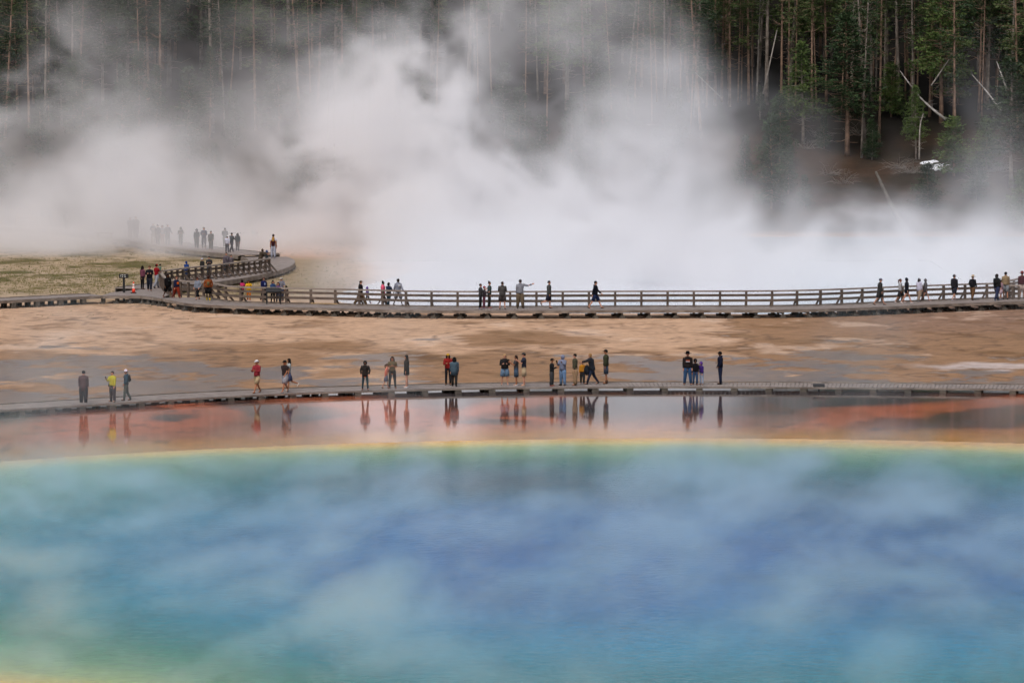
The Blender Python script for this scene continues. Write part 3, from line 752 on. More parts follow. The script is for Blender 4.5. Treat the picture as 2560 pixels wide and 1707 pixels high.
# the row of bare trunks that stand at the lit edge of the wood: photo column, foot row, kind, colour, lean
TR = [(1643, 255, 'thin', 0), (1661, 262, 'thin', 1), (1702, 262, 'thin', 0), (1722, 256, 'tall', 0), (1743, 262, 'thin', 2), (1759, 258, 'thin', 3), (1788, 264, 'tall', 2), (1804, 255, 'tall', 4),
      (1822, 262, 'dead', 0), (1845, 258, 'thin', 0), (1853, 252, 'thin', 4), (1872, 262, 'tall', 0), (1881, 250, 'thin', 2), (1892, 258, 'dead', 1), (1916, 262, 'tall', 1), (1953, 266, 'tall', 2),
      (1971, 272, 'thin', 4), (1988, 280, 'thin', 0), (2030, 285, 'tall', 2), (2041, 270, 'thin', 2), (2066, 262, 'tall', 4), (2104, 280, 'thin', 4), (2164, 262, 'thin', 0), (2180, 258, 'tall', 3), (2190, 240, 'thin', 3),
      (2210, 255, 'thin', 1), (2232, 262, 'thin', 2), (2247, 262, 'tall', 1), (2264, 250, 'thin', 4), (2284, 270, 'thin', 0), (2324, 292, 'tall', 0), (2371, 240, 'dead', 0), (2396, 262, 'thin', 4), (2447, 280, 'tall', 4), (2466, 268, 'tall', 3), (2490, 240, 'thin', 2)]
TONE = ['reddish brown', 'grey brown', 'reddish', 'greyish', 'warm red-brown']
tj = 0
for k, (xx, yy, kd, i) in enumerate(TR):
    p = on_slope(xx, yy); hgt = None
    nb = TR[k-1][0] if k else None
    tree(kd, i, p.x, p.y, '%s %s bare below, at the lit edge of the dark wood' % (TONE[i % 5], {'tall': 'tall pine', 'thin': 'slender pine', 'dead': 'bleached dead pine'}[kd]), group='bare trunked pines along the edge of the wood', lean=(0, rnd.gauss(0, .028)))
# leafy young conifers standing in front of the trunks
YG = [(2118, 388, 37, 'young', 0, 1.15, True, 'tallest dense dark young conifer in front of the bare trunks'),
      (2008, 359, 106, 'young', 1, 1.0, False, 'narrow bright green young conifer with a bare reddish foot'),
      (2384, 290, 118, 'young', 2, 1.25, False, 'broad soft green young pine below the patch of sky'),
      (2384, 440, 296, 'bush', 0, 1.7, False, 'spreading low pine just behind the white snow patch'),
      (2528, 470, 150, 'young', 3, 1.2, True, 'big dense dark conifer at the edge of the view'),
      (1940, 372, 250, 'bush', 1, 1.2, True, 'small dark conifer where the steam meets the slope'),
      (2228, 292, 160, 'bush', 2, 1.5, False, 'rounded green young pine above the brown bank'),
      (2466, 425, 300, 'bush', 0, 1.6, False, 'low green pine at the foot of the slope among dead branches'),
      (2290, 398, 215, 'young', 1, .8, False, 'thin half bare young pine on the brown bank'),
      (2180, 400, 300, 'bush', 1, 1.2, True, 'dim low conifer veiled by steam on the bank'),
      (2060, 372, 290, 'bush', 2, 1.1, True, 'small conifer on the bank between the two young trees'),
      (2552, 560, 430, 'bush', 2, 1.3, False, 'bright green low pine at the corner of the slope'),
      (525, 345, 120, 'young', 2, .8, True, 'lone young conifer seen through a gap in the steam'),
      (1900, 300, 215, 'young', 3, .7, True, 'half hidden dark conifer among the bare trunks'),
      (2440, 500, 400, 'bush', 1, 1.6, True, 'dark low conifer beside the leaning grey log'),
      (2320, 520, 410, 'bush', 2, 1.8, True, 'dark low conifer under the snow patch'),
      (2010, 520, 440, 'bush', 0, 1.3, True, 'faint low conifer deep in the steam'),
      (2560, 330, 60, 'young', 0, 1.0, True, 'tall dark conifer filling the upper corner of the wood')]
for xx, yb, yt, kd, i, wd, dk, lb in YG:
    p = on_slope(xx, yb); h = (yb-yt)*p.y/F
    tree(kd, i, p.x, p.y, lb, height=h, wide=wd*(1.15 if kd == 'young' else .85), darkc=dk, group='young conifers in front of the wood', name='conifer')
# the wood behind: trunk after trunk up the slope
spots = []
tries = 0
while len(spots) < 222 and tries < 9000:
    tries += 1
    y = 468+rnd.random()**1.2*52; hw = y*1330/F
    x = rnd.uniform(-hw, hw)
    if math.sin(x*.9+3*math.sin(y*.5))+math.sin(x*.37+1) < rnd.uniform(-1.6, .5): continue
    if any((x-a)**2+(y-b)**2 < 1.2 for a, b in spots): continue
    spots.append((x, y))
for x, y in spots:
    kd = 'tall' if rnd.random() < .5 else 'thin'
    if rnd.random() < .33 and y > 474:
        tree('young', rnd.randrange(4), x, y, 'dark full crowned conifer filling a gap deep in the wood' if x > 12 else 'dark conifer crown dimly seen behind the steam', height=rnd.uniform(11, 20), wide=rnd.uniform(.75, 1.1), darkc=rnd.random() < .6, group='full crowned conifers deep in the wood' if x > 12 else 'full crowned conifers behind the steam', name='conifer'); continue
    veil = x < 12
    lb = 'pine trunk faintly seen through the drifting steam' if veil else 'slim pine trunk standing deep in the dark wood'
    tree(kd, rnd.randrange(5), x, y, lb, group='pines behind the steam' if veil else 'pines deep in the wood', lean=(rnd.gauss(0, .02), rnd.gauss(0, .032)), darkc=(rnd.random() < .6))
# a few saplings in the understorey on the steamy side
for k in range(46):
    x = rnd.uniform(-54, 26); y = rnd.uniform(446, 472)
    tree('bush', k, x, y, 'low conifer thicket dimly seen through steam at the foot of the wood', group='low conifers behind the steam', name='conifer', height=rnd.uniform(4, 9), wide=.85, darkc=True)

# the far-off rest of the wood, one mass no one could count
mb = MB(); tk = MB(); rn = random.Random(9)
for k in range(30000):
    x = rn.uniform(-75, 75); y = rn.uniform(526, 566); z = hz(x, y)+rn.uniform(0, 26)
    spray(mb, Vector((x, y, z)), Vector((0, 0, .2)), 1.1, 3, rn, .6)
for k in range(260):
    x = rn.uniform(-75, 75); y = rn.uniform(522, 545); tk.tube([(x, y, hz(x, y)-1), (x+rn.gauss(0, .3), y, hz(x, y)+26)], [.16, .07], 5)
n0 = len(mb.v)
mb.v += tk.v; mb.f += [tuple(i+n0 for i in f) for f in tk.f]; mb.m += [1]*len(tk.f)
fw = mb.build('forest', [NEEDLE_D, BARK_GREY]); fw['kind'] = 'stuff'; fw['label'] = 'dark mass of conifers higher up the slope'

# ---------------------------------------------------------------- dead wood, snow
def log(label, pts, r0, r1, m, limbs=0, seed=0, name='fallen_log'):
    P = [Vector(p) for p in pts]; o = P[-1]
    t = thing(name, label, 'dead tree', o)
    mb = MB(); Q = spline([p-o for p in P], 5) if len(P) > 2 else [p-o for p in P]
    mb.tube(Q, [r0+(r1-r0)*i/(len(Q)-1) for i in range(len(Q))], 7)
    rn = random.Random(seed)
    tk_ = mb.build('trunk', m, t, True)
    if limbs:
        mb = MB()
        for _ in range(limbs):
            i = rn.randrange(len(Q)-1); p = Q[i].lerp(Q[i+1], rn.random()); d = Vector((rn.uniform(-1, 1), rn.uniform(-1, .2), rn.uniform(-.2, 1))).normalized()
            L = rn.uniform(.3, 1.0); e = p+d*L; mb.tube([p, p.lerp(e, .5)+Vector((0, 0, .05)), e], [.03, .02, .008], 4)
            mb.build('branch', m, t); mb = MB()
    return t
WHITE_LOG = mat('bleached_white_log', (.38, .36, .34), .75, .2, col2=(.12, .105, .09), scale=1.2)
GREY_LOG = mat('grey_log', (.13, .115, .10), .85, .1, col2=(.07, .06, .05), scale=1.2)
def pt(x, y, up=.35, d=None):
    if d: return at_d(x, y, d)
    p = on_slope(x, y); p.z += up; p.y -= up*1.0; return p
log('curved white fallen trunk lying down the brown bank', [at_d(2250, 178, 472), at_d(2275, 212, 469), at_d(2300, 244, 467), at_d(2330, 272, 465), at_d(2364, 299, 463.5)], .05, .13, WHITE_LOG, 6, 1)
log('straight white fallen trunk leaning behind the broad young pine', [at_d(2430, 187, 470), at_d(2475, 240, 467), at_d(2520, 302, 465)], .05, .11, WHITE_LOG, 4, 2)
log('short white dead trunk leaning near the upper edge of the wood', [at_d(2492, 155, 471), at_d(2516, 222, 469)], .05, .1, WHITE_LOG, 2, 3, 'leaning_dead_trunk')
log('thick grey dead trunk leaning down into the steam at the water edge', [at_d(2190, 430, 442), at_d(2222, 500, 440), at_d(2246, 545, 439), at_d(2270, 574, 438)], .13, .3, GREY_LOG, 3, 4, 'leaning_dead_trunk')
log('thin pale fallen pole sticking out of the steam', [at_d(1738, 182, 466), at_d(1804, 246, 463)], .03, .05, WHITE_LOG, 0, 5, 'leaning_dead_trunk')
log('grey pole leaning between two trunks below the patch of sky', [at_d(2372, 150, 476), at_d(2328, 215, 472)], .05, .08, BARK_DEAD, 0, 6, 'leaning_dead_trunk')
log('grey dead pole leaning across the bare trunks', [at_d(1942, 78, 474), at_d(1908, 235, 471)], .05, .09, BARK_DEAD, 3, 7, 'leaning_dead_trunk')
log('dead branchy pole standing on the brown bank', [at_d(2308, 285, 463), at_d(2300, 320, 460), at_d(2298, 398, 458)], .04, .09, BARK_DEAD, 10, 8, 'leaning_dead_trunk')
# tangles of dead twigs along the foot of the slope
rn = random.Random(12)
for k in range(16):
    xx = rn.uniform(1990, 2530); yy = rn.uniform(330, 470); p = on_slope(xx, yy)
    t = thing('dead_brush', 'grey tangle of bare dead twigs on the brown bank', 'dead brush', p, 0, 'tangles of dead twigs on the bank')
    mb = MB()
    for _ in range(26):
        a = rn.uniform(0, 6.28); L = rn.uniform(.6, 2.4); d = Vector((math.cos(a), -abs(math.sin(a))*.4, rn.uniform(.1, 1.1))).normalized()
        q = Vector((rn.gauss(0, .3), 0, 0)); m_ = q+d*L*.5; e = q+d*L+Vector((0, 0, -.25*L)); mb.tube([q, m_, e], [.025, .016, .006], 3, cap=False)
        mb.tube([m_, m_+Vector((rn.uniform(-1, 1), -.2, rn.uniform(-.2, .8)))*L*.3], [.012, .005], 3, cap=False)
    mb.build('twig', BARK_DEAD, t)
SNOW = mat('old_snow', (.86, .87, .90), .6, .3, col2=(.72, .74, .80), scale=1.5)
def snow(label, cx, cy, wpx, hpx, seed, tilt=.25):
    """a ragged, melting patch that follows the slope, a hand's breadth thick"""
    p = on_slope(cx, cy); t = p.y/F; rn = random.Random(seed); ph = [rn.uniform(0, 6.28) for _ in range(8)]
    mb = MB(); n = 64; K = 5; sl = .27
    def pt_(a, f):
        r = (1+.28*math.sin(2*a+ph[0])+.22*math.sin(3*a+ph[1])+.16*math.sin(5*a+ph[2])+.14*math.sin(9*a+ph[3])+.10*math.sin(17*a+ph[4]))*f
        x = math.cos(a)*wpx*t*.5*r; yy = math.sin(a)*hpx*t*.5*r/sl
        lift = .16*(1-f**3)+.03*math.sin(x*5+ph[5])*math.sin(yy*4)
        return Vector((x, yy, hz(p.x+x, p.y+yy)-p.z+.04+lift))
    mb.v.append(pt_(0, 0))
    for k in range(1, K+1):
        for j in range(n): mb.v.append(pt_(2*math.pi*j/n, k/K))
    for j in range(n): mb.v.append(pt_(2*math.pi*j/n, 1)-Vector((0, 0, .3)))
    for j in range(n): mb.f.append((0, 1+j, 1+(j+1) % n)); mb.m.append(0)
    for k in range(K):
        for j in range(n): a = 1+k*n+j; b = 1+k*n+(j+1) % n; mb.f.append((a, a+n, b+n, b)); mb.m.append(0)
    o = mb.build('snow_patch', SNOW, None, True); o.location = p; o['label'] = label; o['category'] = 'snow patch'
    return o
snow('larger white patch of old snow on the slope', 2348, 418, 52, 15, 1)
snow('thin streak of old snow above the larger patch', 2322, 408, 38, 6, 2)
snow('small white remnant of snow beside the low pine', 2374, 424, 14, 6, 3)

# ---------------------------------------------------------------- grass on the flat
GRASS = mat('sparse_grass', (.14, .135, .05), .8, .1, col2=(.26, .21, .10), scale=.5)
mb = MB(); rn = random.Random(3)
def tuft(p, s):
    for _ in range(5):
        a = rn.uniform(0, 6.28); v = Vector((math.cos(a)*.3, math.sin(a)*.3, 1))*s*rn.uniform(.5, 1); wv = Vector((-math.sin(a), math.cos(a), 0))*s*.16
        q = p+Vector((rn.gauss(0, s*.6), rn.gauss(0, s*.6), -.01)); k = len(mb.v); mb.v += [q-wv, q+wv, q+v]; mb.f.append((k, k+1, k+2)); mb.m.append(0)
for _ in range(15000):
    xx = rn.uniform(-60, 900)
    yy = rn.uniform(605, 738)
    w_ = math.exp(-((yy-700)/30)**2)*math.exp(-((xx-170)/260)**2)+.22
    if rn.random() > w_: continue
    if xx > 395 and yy > 640 and yy < 735 and abs(yy-(722-(xx-400)*.2)) < 20: continue
    p = at(xx, yy, 0); tuft(p, rn.uniform(.06, .17))
for _ in range(260):
    p = at(rn.uniform(0, 600), rn.uniform(748, 800), 0)
    if rn.random() < .4: tuft(p, rn.uniform(.05, .12))
g = mb.build('grass', GRASS); g['kind'] = 'stuff'; g['label'] = 'sparse olive tufts of grass on the pale flat'
# ---------------------------------------------------------------- people
PM_ = {}
def cloth(rgb, rough=.85):
    k = tuple(rgb)
    if k not in PM_:
        c = lin(*rgb)*(.80 if sum(rgb) < 330 else .95); c = tuple(float(v) for v in c)
        PM_[k] = mat('cloth_%02x%02x%02x' % k, c, rough, .15, var=.28, scale=7)
    return PM_[k]
SKINS = {'p': (205, 150, 125), 't': (170, 115, 85), 'b': (105, 68, 48), 'd': (62, 40, 30)}
EYE = mat('eye_and_brow', (.02, .015, .012), .5, .3); LIPS = mat('lips', (.30, .10, .09), .5)

def skin_mesh(V, E, R, root, levels=1):
    me = bpy.data.meshes.new('body'); me.from_pydata([tuple(v) for v in V], E, [])
    o = bpy.data.objects.new('tmp_body', me); COL.objects.link(o)
    o.modifiers.new('s', 'SKIN')
    if not me.skin_vertices: 
        raise RuntimeError('no skin layer')
    for i, r in enumerate(R):
        s = me.skin_vertices[0].data[i]; s.radius = (r, r) if not isinstance(r, tuple) else r; s.use_root = (i == root)
    o.modifiers['s'].use_smooth_shade = True
    if levels: m = o.modifiers.new('u', 'SUBSURF'); m.levels = levels; m.render_levels = levels
    dg = bpy.context.evaluated_depsgraph_get(); ev = o.evaluated_get(dg)
    out = bpy.data.meshes.new_from_object(ev, depsgraph=dg)
    bpy.data.objects.remove(o); bpy.data.meshes.remove(me)
    return out

def rotx(v, a):
    """swing v forward (towards -y) by angle a about the hip axis"""
    c, s = math.cos(a), math.sin(a); return Vector((v.x, v.y*c+v.z*s*1.0, -v.y*s*0+v.z*c)) if False else Vector((v.x, v.y*c + v.z*s, -v.y*s + v.z*c))

LEGS = {'stand': ((.03, .04), (-.05, .05)), 'apart': ((.06, .05), (-.06, .05)), 'walk': ((.42, .12), (-.30, .30)), 'stride': ((.50, .10), (-.42, .25)), 'step': ((.20, .10), (-.16, .30)), 'kick': ((.08, .04), (-.30, .95))}
# arm poses: (upper arm forward, upper arm out, elbow bend, forearm inward)
ARMS = {'down': ((.05, .10, .15, 0), (.05, .10, .15, 0)), 'swing': ((.42, .08, .45, 0), (-.42, .08, .25, 0)), 'front': ((.30, .16, 1.55, .55), (.30, .16, 1.55, .55)),
        'phone': ((.55, .12, 1.75, .25), (.50, .12, 1.65, .35)), 'crossed': ((.35, .18, 1.65, 1.1), (.35, .18, 1.65, 1.1)), 'pocket': ((-.12, .32, .75, .25), (-.12, .32, .75, .25)),
        'point': ((.05, .10, .2, 0), (.35, 1.35, .35, -.3)), 'reach': ((1.05, .1, .25, 0), (.9, .1, .35, 0)), 'hug': ((.6, .75, .6, -.2), (.1, .12, .3, 0)), 'hold1': ((.15, .1, .2, 0), (.45, .15, 1.7, .3))}

PERSONS = []
def person(x, yf, yt, z, spec, label, group, dy=0.0, hgt=None):
    spec = dict(spec); spec['build'] = spec.get('build', 1.0)*1.08
    """x, yf, yt: photo column, feet row and head-top row; z: height of the deck stood on"""
    sp = dict(face='C', legs='stand', arms='down', top='jacket', tc=(40, 40, 45), sleeve='long', bottom='trousers', bc=(35, 38, 48), shoe=(30, 28, 28), hair='short', hc=(30, 22, 18), hat=None, hatc=(20, 20, 22), skin='p', build=1.0, child=False, lean=0.0, long=0.0)
    sp.update(spec); g = sp['face']
    p = at(x, yf, z); p.y += dy; H = hgt or (yf-yt)*p.y/F*math.cos(.07)
    hat_extra = {'beanie': .025, 'brim': .035, 'bun': 0}.get(sp['hat'], .008)*H; H -= hat_extra if sp['hat'] else 0
    rz = {'C': 0, 'CL': -.6, 'CR': .6, 'L': -1.45, 'R': 1.45, 'B': math.pi, 'BL': math.pi+.7, 'BR': math.pi-.7}[g]
    root = thing('person', label, 'person', p, rz, group)
    ch = sp['child']; b = sp['build']
    hs = .072 if not ch else .072*(1+min(.35, max(0, (1.5-H))*.5))     # half head height / H
    zhip, zsh, zneck, zhead = .50*H, (.815 if not ch else .79)*H, (.855 if not ch else .83)*H, H-hs*H
    if sp.get('crouch'): pass
    th, sh_, ft = .245*H, .235*H, .13*H
    fwd = Vector((0, -1, 0)); down = Vector((0, 0, -1))
    def leg(side, a, kb):
        hip = Vector((side*.052*H, 0, zhip))
        d1 = Vector((side*.035, -math.sin(a), -math.cos(a))); kn = hip+d1*th
        a2 = a-kb; d2 = Vector((side*.01, -math.sin(a2), -math.cos(a2))); an = kn+d2*sh_
        fa = a2*.5; f = Vector((side*.2, -math.cos(fa), math.sin(fa)*1.0 if a2 < -.3 else 0))
        if a2 < -.3: f = Vector((0, -math.cos(-a2*.8), -math.sin(-a2*.8)))
        return [hip, kn, an, an+f.normalized()*ft*.75]
    L1 = leg(1, *LEGS[sp['legs']][0]); L2 = leg(-1, *LEGS[sp['legs']][1])
    if sp['legs'] in ('stand', 'apart') :
        w_ = .035*H if sp['legs'] == 'apart' else .008*H
        for q, s in ((L1, 1), (L2, -1)):
            q[1] += Vector((s*w_*.5, 0, 0)); q[2] += Vector((s*w_, 0, 0)); q[3] += Vector((s*w_, 0, 0))
    low = min(L1[2].z, L2[2].z)-.04*H
    shift = Vector((0, 0, -low)); midy = (L1[2].y+L2[2].y)/2; shift.y = -midy*.5
    L1 = [q+shift for q in L1]; L2 = [q+shift for q in L2]
    ln = sp['lean']
    def T(v):      # upper body lean about the hips
        v = Vector(v); r = v.z-zhip; return Vector((v.x, v.y-math.sin(ln)*r, zhip+r*math.cos(ln)))+shift
    pelvis, waist, chest, neck = T((0, 0, zhip+.02*H)), T((0, .0, zhip+.12*H)), T((0, .0, zsh-.06*H)), T((0, 0, zneck))
    head = T((0, -.015*H, zhead))
    shw = .098*H*(.5+.5*b)*(1 if not ch else .9)
    arms = []
    for s, (fo, out, eb, inn) in ((1, ARMS[sp['arms']][0]), (-1, ARMS[sp['arms']][1])):
        fo += ln
        sh = T((s*shw, 0, zsh)); d1 = Vector((s*math.sin(out), -math.sin(fo)*math.cos(out), -math.cos(fo)*math.cos(out)))
        el = sh+d1*.17*H; f2 = fo+eb
        if out > 1: d2 = Vector((s*math.cos(.35), -math.sin(.5)*.3, .25+math.sin(eb)*.2)).normalized()
        else: d2 = Vector((-s*math.sin(inn)+s*math.sin(out)*.4*(1-abs(math.sin(inn))), -math.sin(f2), -math.cos(f2))).normalized()
        wr = el+d2*.145*H; arms.append((sh, el, wr, d2, s))
    # --- body: one skinned graph from pelvis to fingertips, with nose, ears and toes
    V, E, R = [], [], []
    def add(p_, r, par=None):
        V.append(Vector(p_)); R.append(r); 
        if par is not None: E.append((par, len(V)-1))
        return len(V)-1
    i0 = add(pelvis, .062*H); i1 = add(waist, .055*H, i0); i2 = add(chest, .062*H, i1); i3 = add(neck-Vector((0, 0, .01*H)), .030*H, i2)
    h1 = add(head-Vector((0, -.005*H, hs*H*.55)), .034*H*(hs/.072), i3); h2 = add(head+Vector((0, .002*H, .0)), .050*H*(hs/.072), h1); h3 = add(head+Vector((0, .004*H, hs*H*.55)), .040*H*(hs/.072), h2)
    add(head+Vector((0, -.058*H*(hs/.072), -.1*hs*H)), .008*H, h2)
    for s in (1, -1): add(head+Vector((s*.052*H*(hs/.072), .004*H, -.05*hs*H)), .008*H, h2)
    for q in (L1, L2):
        a = add(q[0]-Vector((0, 0, .03*H)), .050*H*b, i0); k_ = add(q[1], .033*H, a); c_ = add(q[1].lerp(q[2], .35), .031*H, k_); n_ = add(q[2], .020*H, c_); add(q[3]-Vector((0, 0, .015*H)), .018*H, n_)
    for sh, el, wr, d2, s in arms:
        a = add(sh, .032*H, i2); e_ = add(el, .023*H, a); w_ = add(wr, .0155*H, e_); pl = add(wr+d2*.035*H, .0185*H, w_)
        side = d2.cross(Vector((0, 1, 0) if abs(d2.y) < .7 else (1, 0, 0))).normalized(); curl = d2.cross(side).normalized()*(-.6)
        for fi, (o_, fl) in enumerate(((-.6, .036), (-.2, .042), (.2, .040), (.6, .031))):
            k1 = add(wr+d2*.058*H+side*o_*.022*H, .0052*H, pl); k2 = add(V[k1]+(d2+curl*.35).normalized()*fl*H*.55, .0048*H, k1); add(V[k2]+(d2*.6+curl).normalized()*fl*H*.45, .0040*H, k2)
        t1 = add(wr+d2*.030*H-side*.022*H, .006*H, pl); add(V[t1]+(d2*.8-side*.5).normalized()*.026*H, .005*H, t1)
    me = skin_mesh(V, E, R, i0)
    me.materials.clear(); me.materials.append(cloth(SKINS[sp['skin']], .6)); me.materials.append(EYE); me.materials.append(LIPS)
    bm = bmesh.new(); bm.from_mesh(me); k = hs/.072*H
    for cx, cz, rx, rz_, mi in ((.018, .002, .0075, .0045, 1), (-.018, .002, .0075, .0045, 1), (0, -.032, .013, .004, 2), (.018, .013, .011, .0025, 1), (-.018, .013, .011, .0025, 1)):
        M = Matrix.Translation(head+Vector((cx*k, -.0475*k, cz*k))) @ Matrix.Diagonal((rx*k, .004*k, rz_*k, 1))
        n0 = len(bm.faces); bmesh.ops.create_icosphere(bm, subdivisions=1, radius=1, matrix=M); bm.faces.ensure_lookup_table()
        for f in bm.faces[n0:]: f.material_index = mi
    bm.to_mesh(me); bm.free(); me.polygons.foreach_set('use_smooth', [True]*len(me.polygons))
    bo = bpy.data.objects.new('body', me); COL.objects.link(bo); bo.parent = root
    def part(mb, nm, col, lab=None, **kw):
        o = mb.build(nm, cloth(col) if not isinstance(col, bpy.types.Material) else col, root, True)
        return o
    # --- trousers, shorts, skirt
    if sp['bottom']:
        mb = MB(); long_ = sp['bottom'] in ('trousers', 'baggy', 'leggings', 'capri')
        fat = {'trousers': 1.12, 'baggy': 1.45, 'leggings': .92, 'shorts': 1.3, 'capri': 1.0, 'skirt': 1.3}[sp['bottom']]*b
        for q in (L1, L2):
            hp = q[0]+Vector((0, 0, .012*H)); 
            if long_:
                end = q[1].lerp(q[2], .62) if sp['bottom'] == 'capri' else q[2]+Vector((0, 0, .002*H))
                rr = [.056*H*b, .052*H*fat, .040*H*fat, .034*H*fat, .029*H*fat]
                mb.tube([hp, hp.lerp(q[1], .35), q[1], q[1].lerp(end, .5), end], rr, 9)
            else:
                end = hp.lerp(q[1], .92); mb.tube([hp, hp.lerp(end, .5), end], [.056*H*b, .050*H*fat, .048*H*fat], 9)
        wst = T((0, 0, zhip+.10*H))
        mb.tube([L1[0].lerp(L2[0], .5)-Vector((0, 0, .035*H)), L1[0].lerp(L2[0], .5)+Vector((0, 0, .03*H)), wst], [(.075*H*b, .056*H*b), (.094*H*b, .064*H*b), (.080*H*b, .056*H*b)], 12, up=Vector((1, 0, 0)))
        part(mb, {'baggy': 'trousers', 'capri': 'leggings'}.get(sp['bottom'], sp['bottom']), sp['bc'])
    # --- top
    mb = MB(); g_ = {'tee': 1.0, 'shirt': 1.05, 'jacket': 1.16, 'hoodie': 1.18, 'coat': 1.2, 'poncho': 1.5, 'vest': 1.1, 'tank': .95}[sp['top']]
    hem = zhip+(.02-.0*g_)*H-{'coat': .14, 'poncho': .12, 'hoodie': .02}.get(sp['top'], 0)*H-sp['long']*H
    flare = 1.0+{'coat': .12, 'poncho': .25}.get(sp['top'], 0)
    wd = .5+.5*b
    R_ = [(.088*flare, .062*flare), (.092, .064), (.084, .060), (.098, .066), (.106, .064), (.085, .052), (.040, .038)]
    zs = [hem, zhip+.07*H, zhip+.15*H, zsh-.09*H, zsh-.02*H, zsh+.022*H, zneck+.005*H]
    mb.tube([T((0, 0, z_)) for z_ in zs], [(a*H*g_*wd, c*H*g_*b) if i < 5 else (a*H*wd, c*H) for i, (a, c) in enumerate(R_)], 14, up=Vector((1, 0, 0)))
    for sh, el, wr, d2, s in arms:
        if sp['sleeve'] == 'none': continue
        rr = [.042*H*g_, .036*H*g_, .031*H*g_, .026*H*g_, .023*H*g_]
        top_ = sh+Vector((-s*.015*H, 0, .004*H))
        if sp['sleeve'] == 'long': mb.tube([top_, sh.lerp(el, .35), el, el.lerp(wr, .5), wr], rr, 8)
        else: mb.tube([top_, sh.lerp(el, .3), sh.lerp(el, .75)], [.043*H*g_, .038*H*g_, .036*H*g_], 8)
    if sp['top'] == 'hoodie' and sp['hat'] != 'hood': mb.ball(T((0, .045*H, zsh+.035*H)), .06*H, .035*H, .034*H)
    part(mb, {'tee': 't_shirt', 'tank': 'top', 'shirt': 'shirt'}.get(sp['top'], sp['top']), sp['tc'])
    if sp.get('panel'):
        for col, px_, pz, pw, ph_ in sp['panel']:
            mb = MB(); yy = -.070*H*g_*b
            c = T((px_*H, yy, zsh-pz*H)); mb.box(c, pw*H, .012*H, ph_*H); part(mb, 'printed_panel', col)
    # --- shoes
    for q in (L1, L2):
        mb = MB(); an = q[2]; toe = q[3]; d = (toe-an).normalized()
        z_ = Vector((0, 0, -.022*H))
        hi = .06 if sp.get('boots') else .0
        if hi: mb.tube([an+Vector((0, 0, hi*H)), an+z_], [.030*H, .032*H], 8)
        mb.tube([an-d*.03*H+z_, an+d*.02*H+z_, an+d*.06*H+z_*1.15, toe+z_*1.1], [(.024*H, .020*H), (.026*H, .024*H), (.027*H, .017*H), (.018*H, .010*H)], 8)
        part(mb, 'boot' if sp.get('boots') else 'shoe', sp['shoe'])
    # --- hair
    k = H*(hs/.072); hc = sp['hc']
    if sp['hair'] and sp['hat'] != 'hood':
        mb = MB(); tl = Matrix.Rotation(-.55, 4, 'X')
        mb.ball(head+Vector((0, .010*k, .012*k)), .058*k, .060*k, .066*k, 12, 8, lo=-.15, hi=.999, M=tl)
        if sp['hair'] in ('long', 'verylong'):
            Lh = (.16 if sp['hair'] == 'long' else .26)*H
            mb.tube([head+Vector((0, .028*k, .03*k)), head+Vector((0, .045*k, -.03*k)), head+Vector((0, .055*H, -.03*k-Lh*.5)), head+Vector((0, .060*H, -.03*k-Lh))], [(.052*k, .032*k), (.058*k, .032*k), (.052*k, .026*k), (.026*k, .012*k)], 10, up=Vector((1, 0, 0)))
            for s in (1, -1): mb.tube([head+Vector((s*.048*k, .0, .03*k)), head+Vector((s*.056*k, 0, -.03*k)), head+Vector((s*.055*k, -.012*k, -.10*k))], [.016*k, .02*k, .010*k], 6)
        if sp['hair'] == 'pony': mb.tube([head+Vector((0, .055*k, .035*k)), head+Vector((0, .095*k, .01*k)), head+Vector((0, .085*k, -.07*k)), head+Vector((0, .075*k, -.15*k))], [.02*k, .026*k, .024*k, .008*k], 8)
        if sp['hair'] == 'bun': mb.ball(head+Vector((0, .040*k, .078*k)), .032*k, .032*k, .030*k)
        if sp['hair'] == 'curly': mb.ball(head+Vector((0, .030*k, -.01*k)), .074*k, .058*k, .085*k)
        if sp['hair'] == 'bob': mb.ball(head+Vector((0, .022*k, .0)), .066*k, .052*k, .075*k)
        part(mb, 'hair', hc)
    # --- headwear
    ht = sp['hat']
    if ht == 'cap':
        mb = MB(); mb.ball(head+Vector((0, .006*k, .022*k)), .061*k, .064*k, .056*k, 12, 6, lo=.0, hi=.999)
        n = len(mb.v); c = head+Vector((0, 0, .024*k))
        for z_ in (0, .006*k):
            for t in (-1, -.5, 0, .5, 1): mb.v.append(c+Vector((t*.048*k, -.048*k-.0*k, z_)))
            for t in (1, .5, 0, -.5, -1): mb.v.append(c+Vector((t*.040*k, -.048*k-.052*k*math.sqrt(1-t*t*.7), z_-.008*k)))
        mb.f += [tuple(n+i for i in reversed(range(10))), tuple(n+10+i for i in range(10))]+[(n+i, n+(i+1) % 10, n+10+(i+1) % 10, n+10+i) for i in range(10)]; mb.m += [0]*12
        part(mb, 'cap', sp['hatc'])
    elif ht == 'brim':
        mb = MB(); mb.tube([head+Vector((0, 0, .03*k)), head+Vector((0, 0, .036*k))], [.125*k, .120*k], 16)
        mb.tube([head+Vector((0, .004*k, .03*k)), head+Vector((0, .004*k, .085*k)), head+Vector((0, .004*k, .105*k))], [.064*k, .056*k, .040*k], 14); part(mb, 'hat', sp['hatc'])
    elif ht == 'beanie':
        mb = MB(); mb.ball(head+Vector((0, .004*k, .015*k)), .062*k, .064*k, .085*k, 12, 7, lo=.0, hi=.999); mb.tube([head+Vector((0, .004*k, .012*k)), head+Vector((0, .004*k, .034*k))], [.066*k, .065*k], 12); part(mb, 'beanie', sp['hatc'])
    elif ht == 'hood':
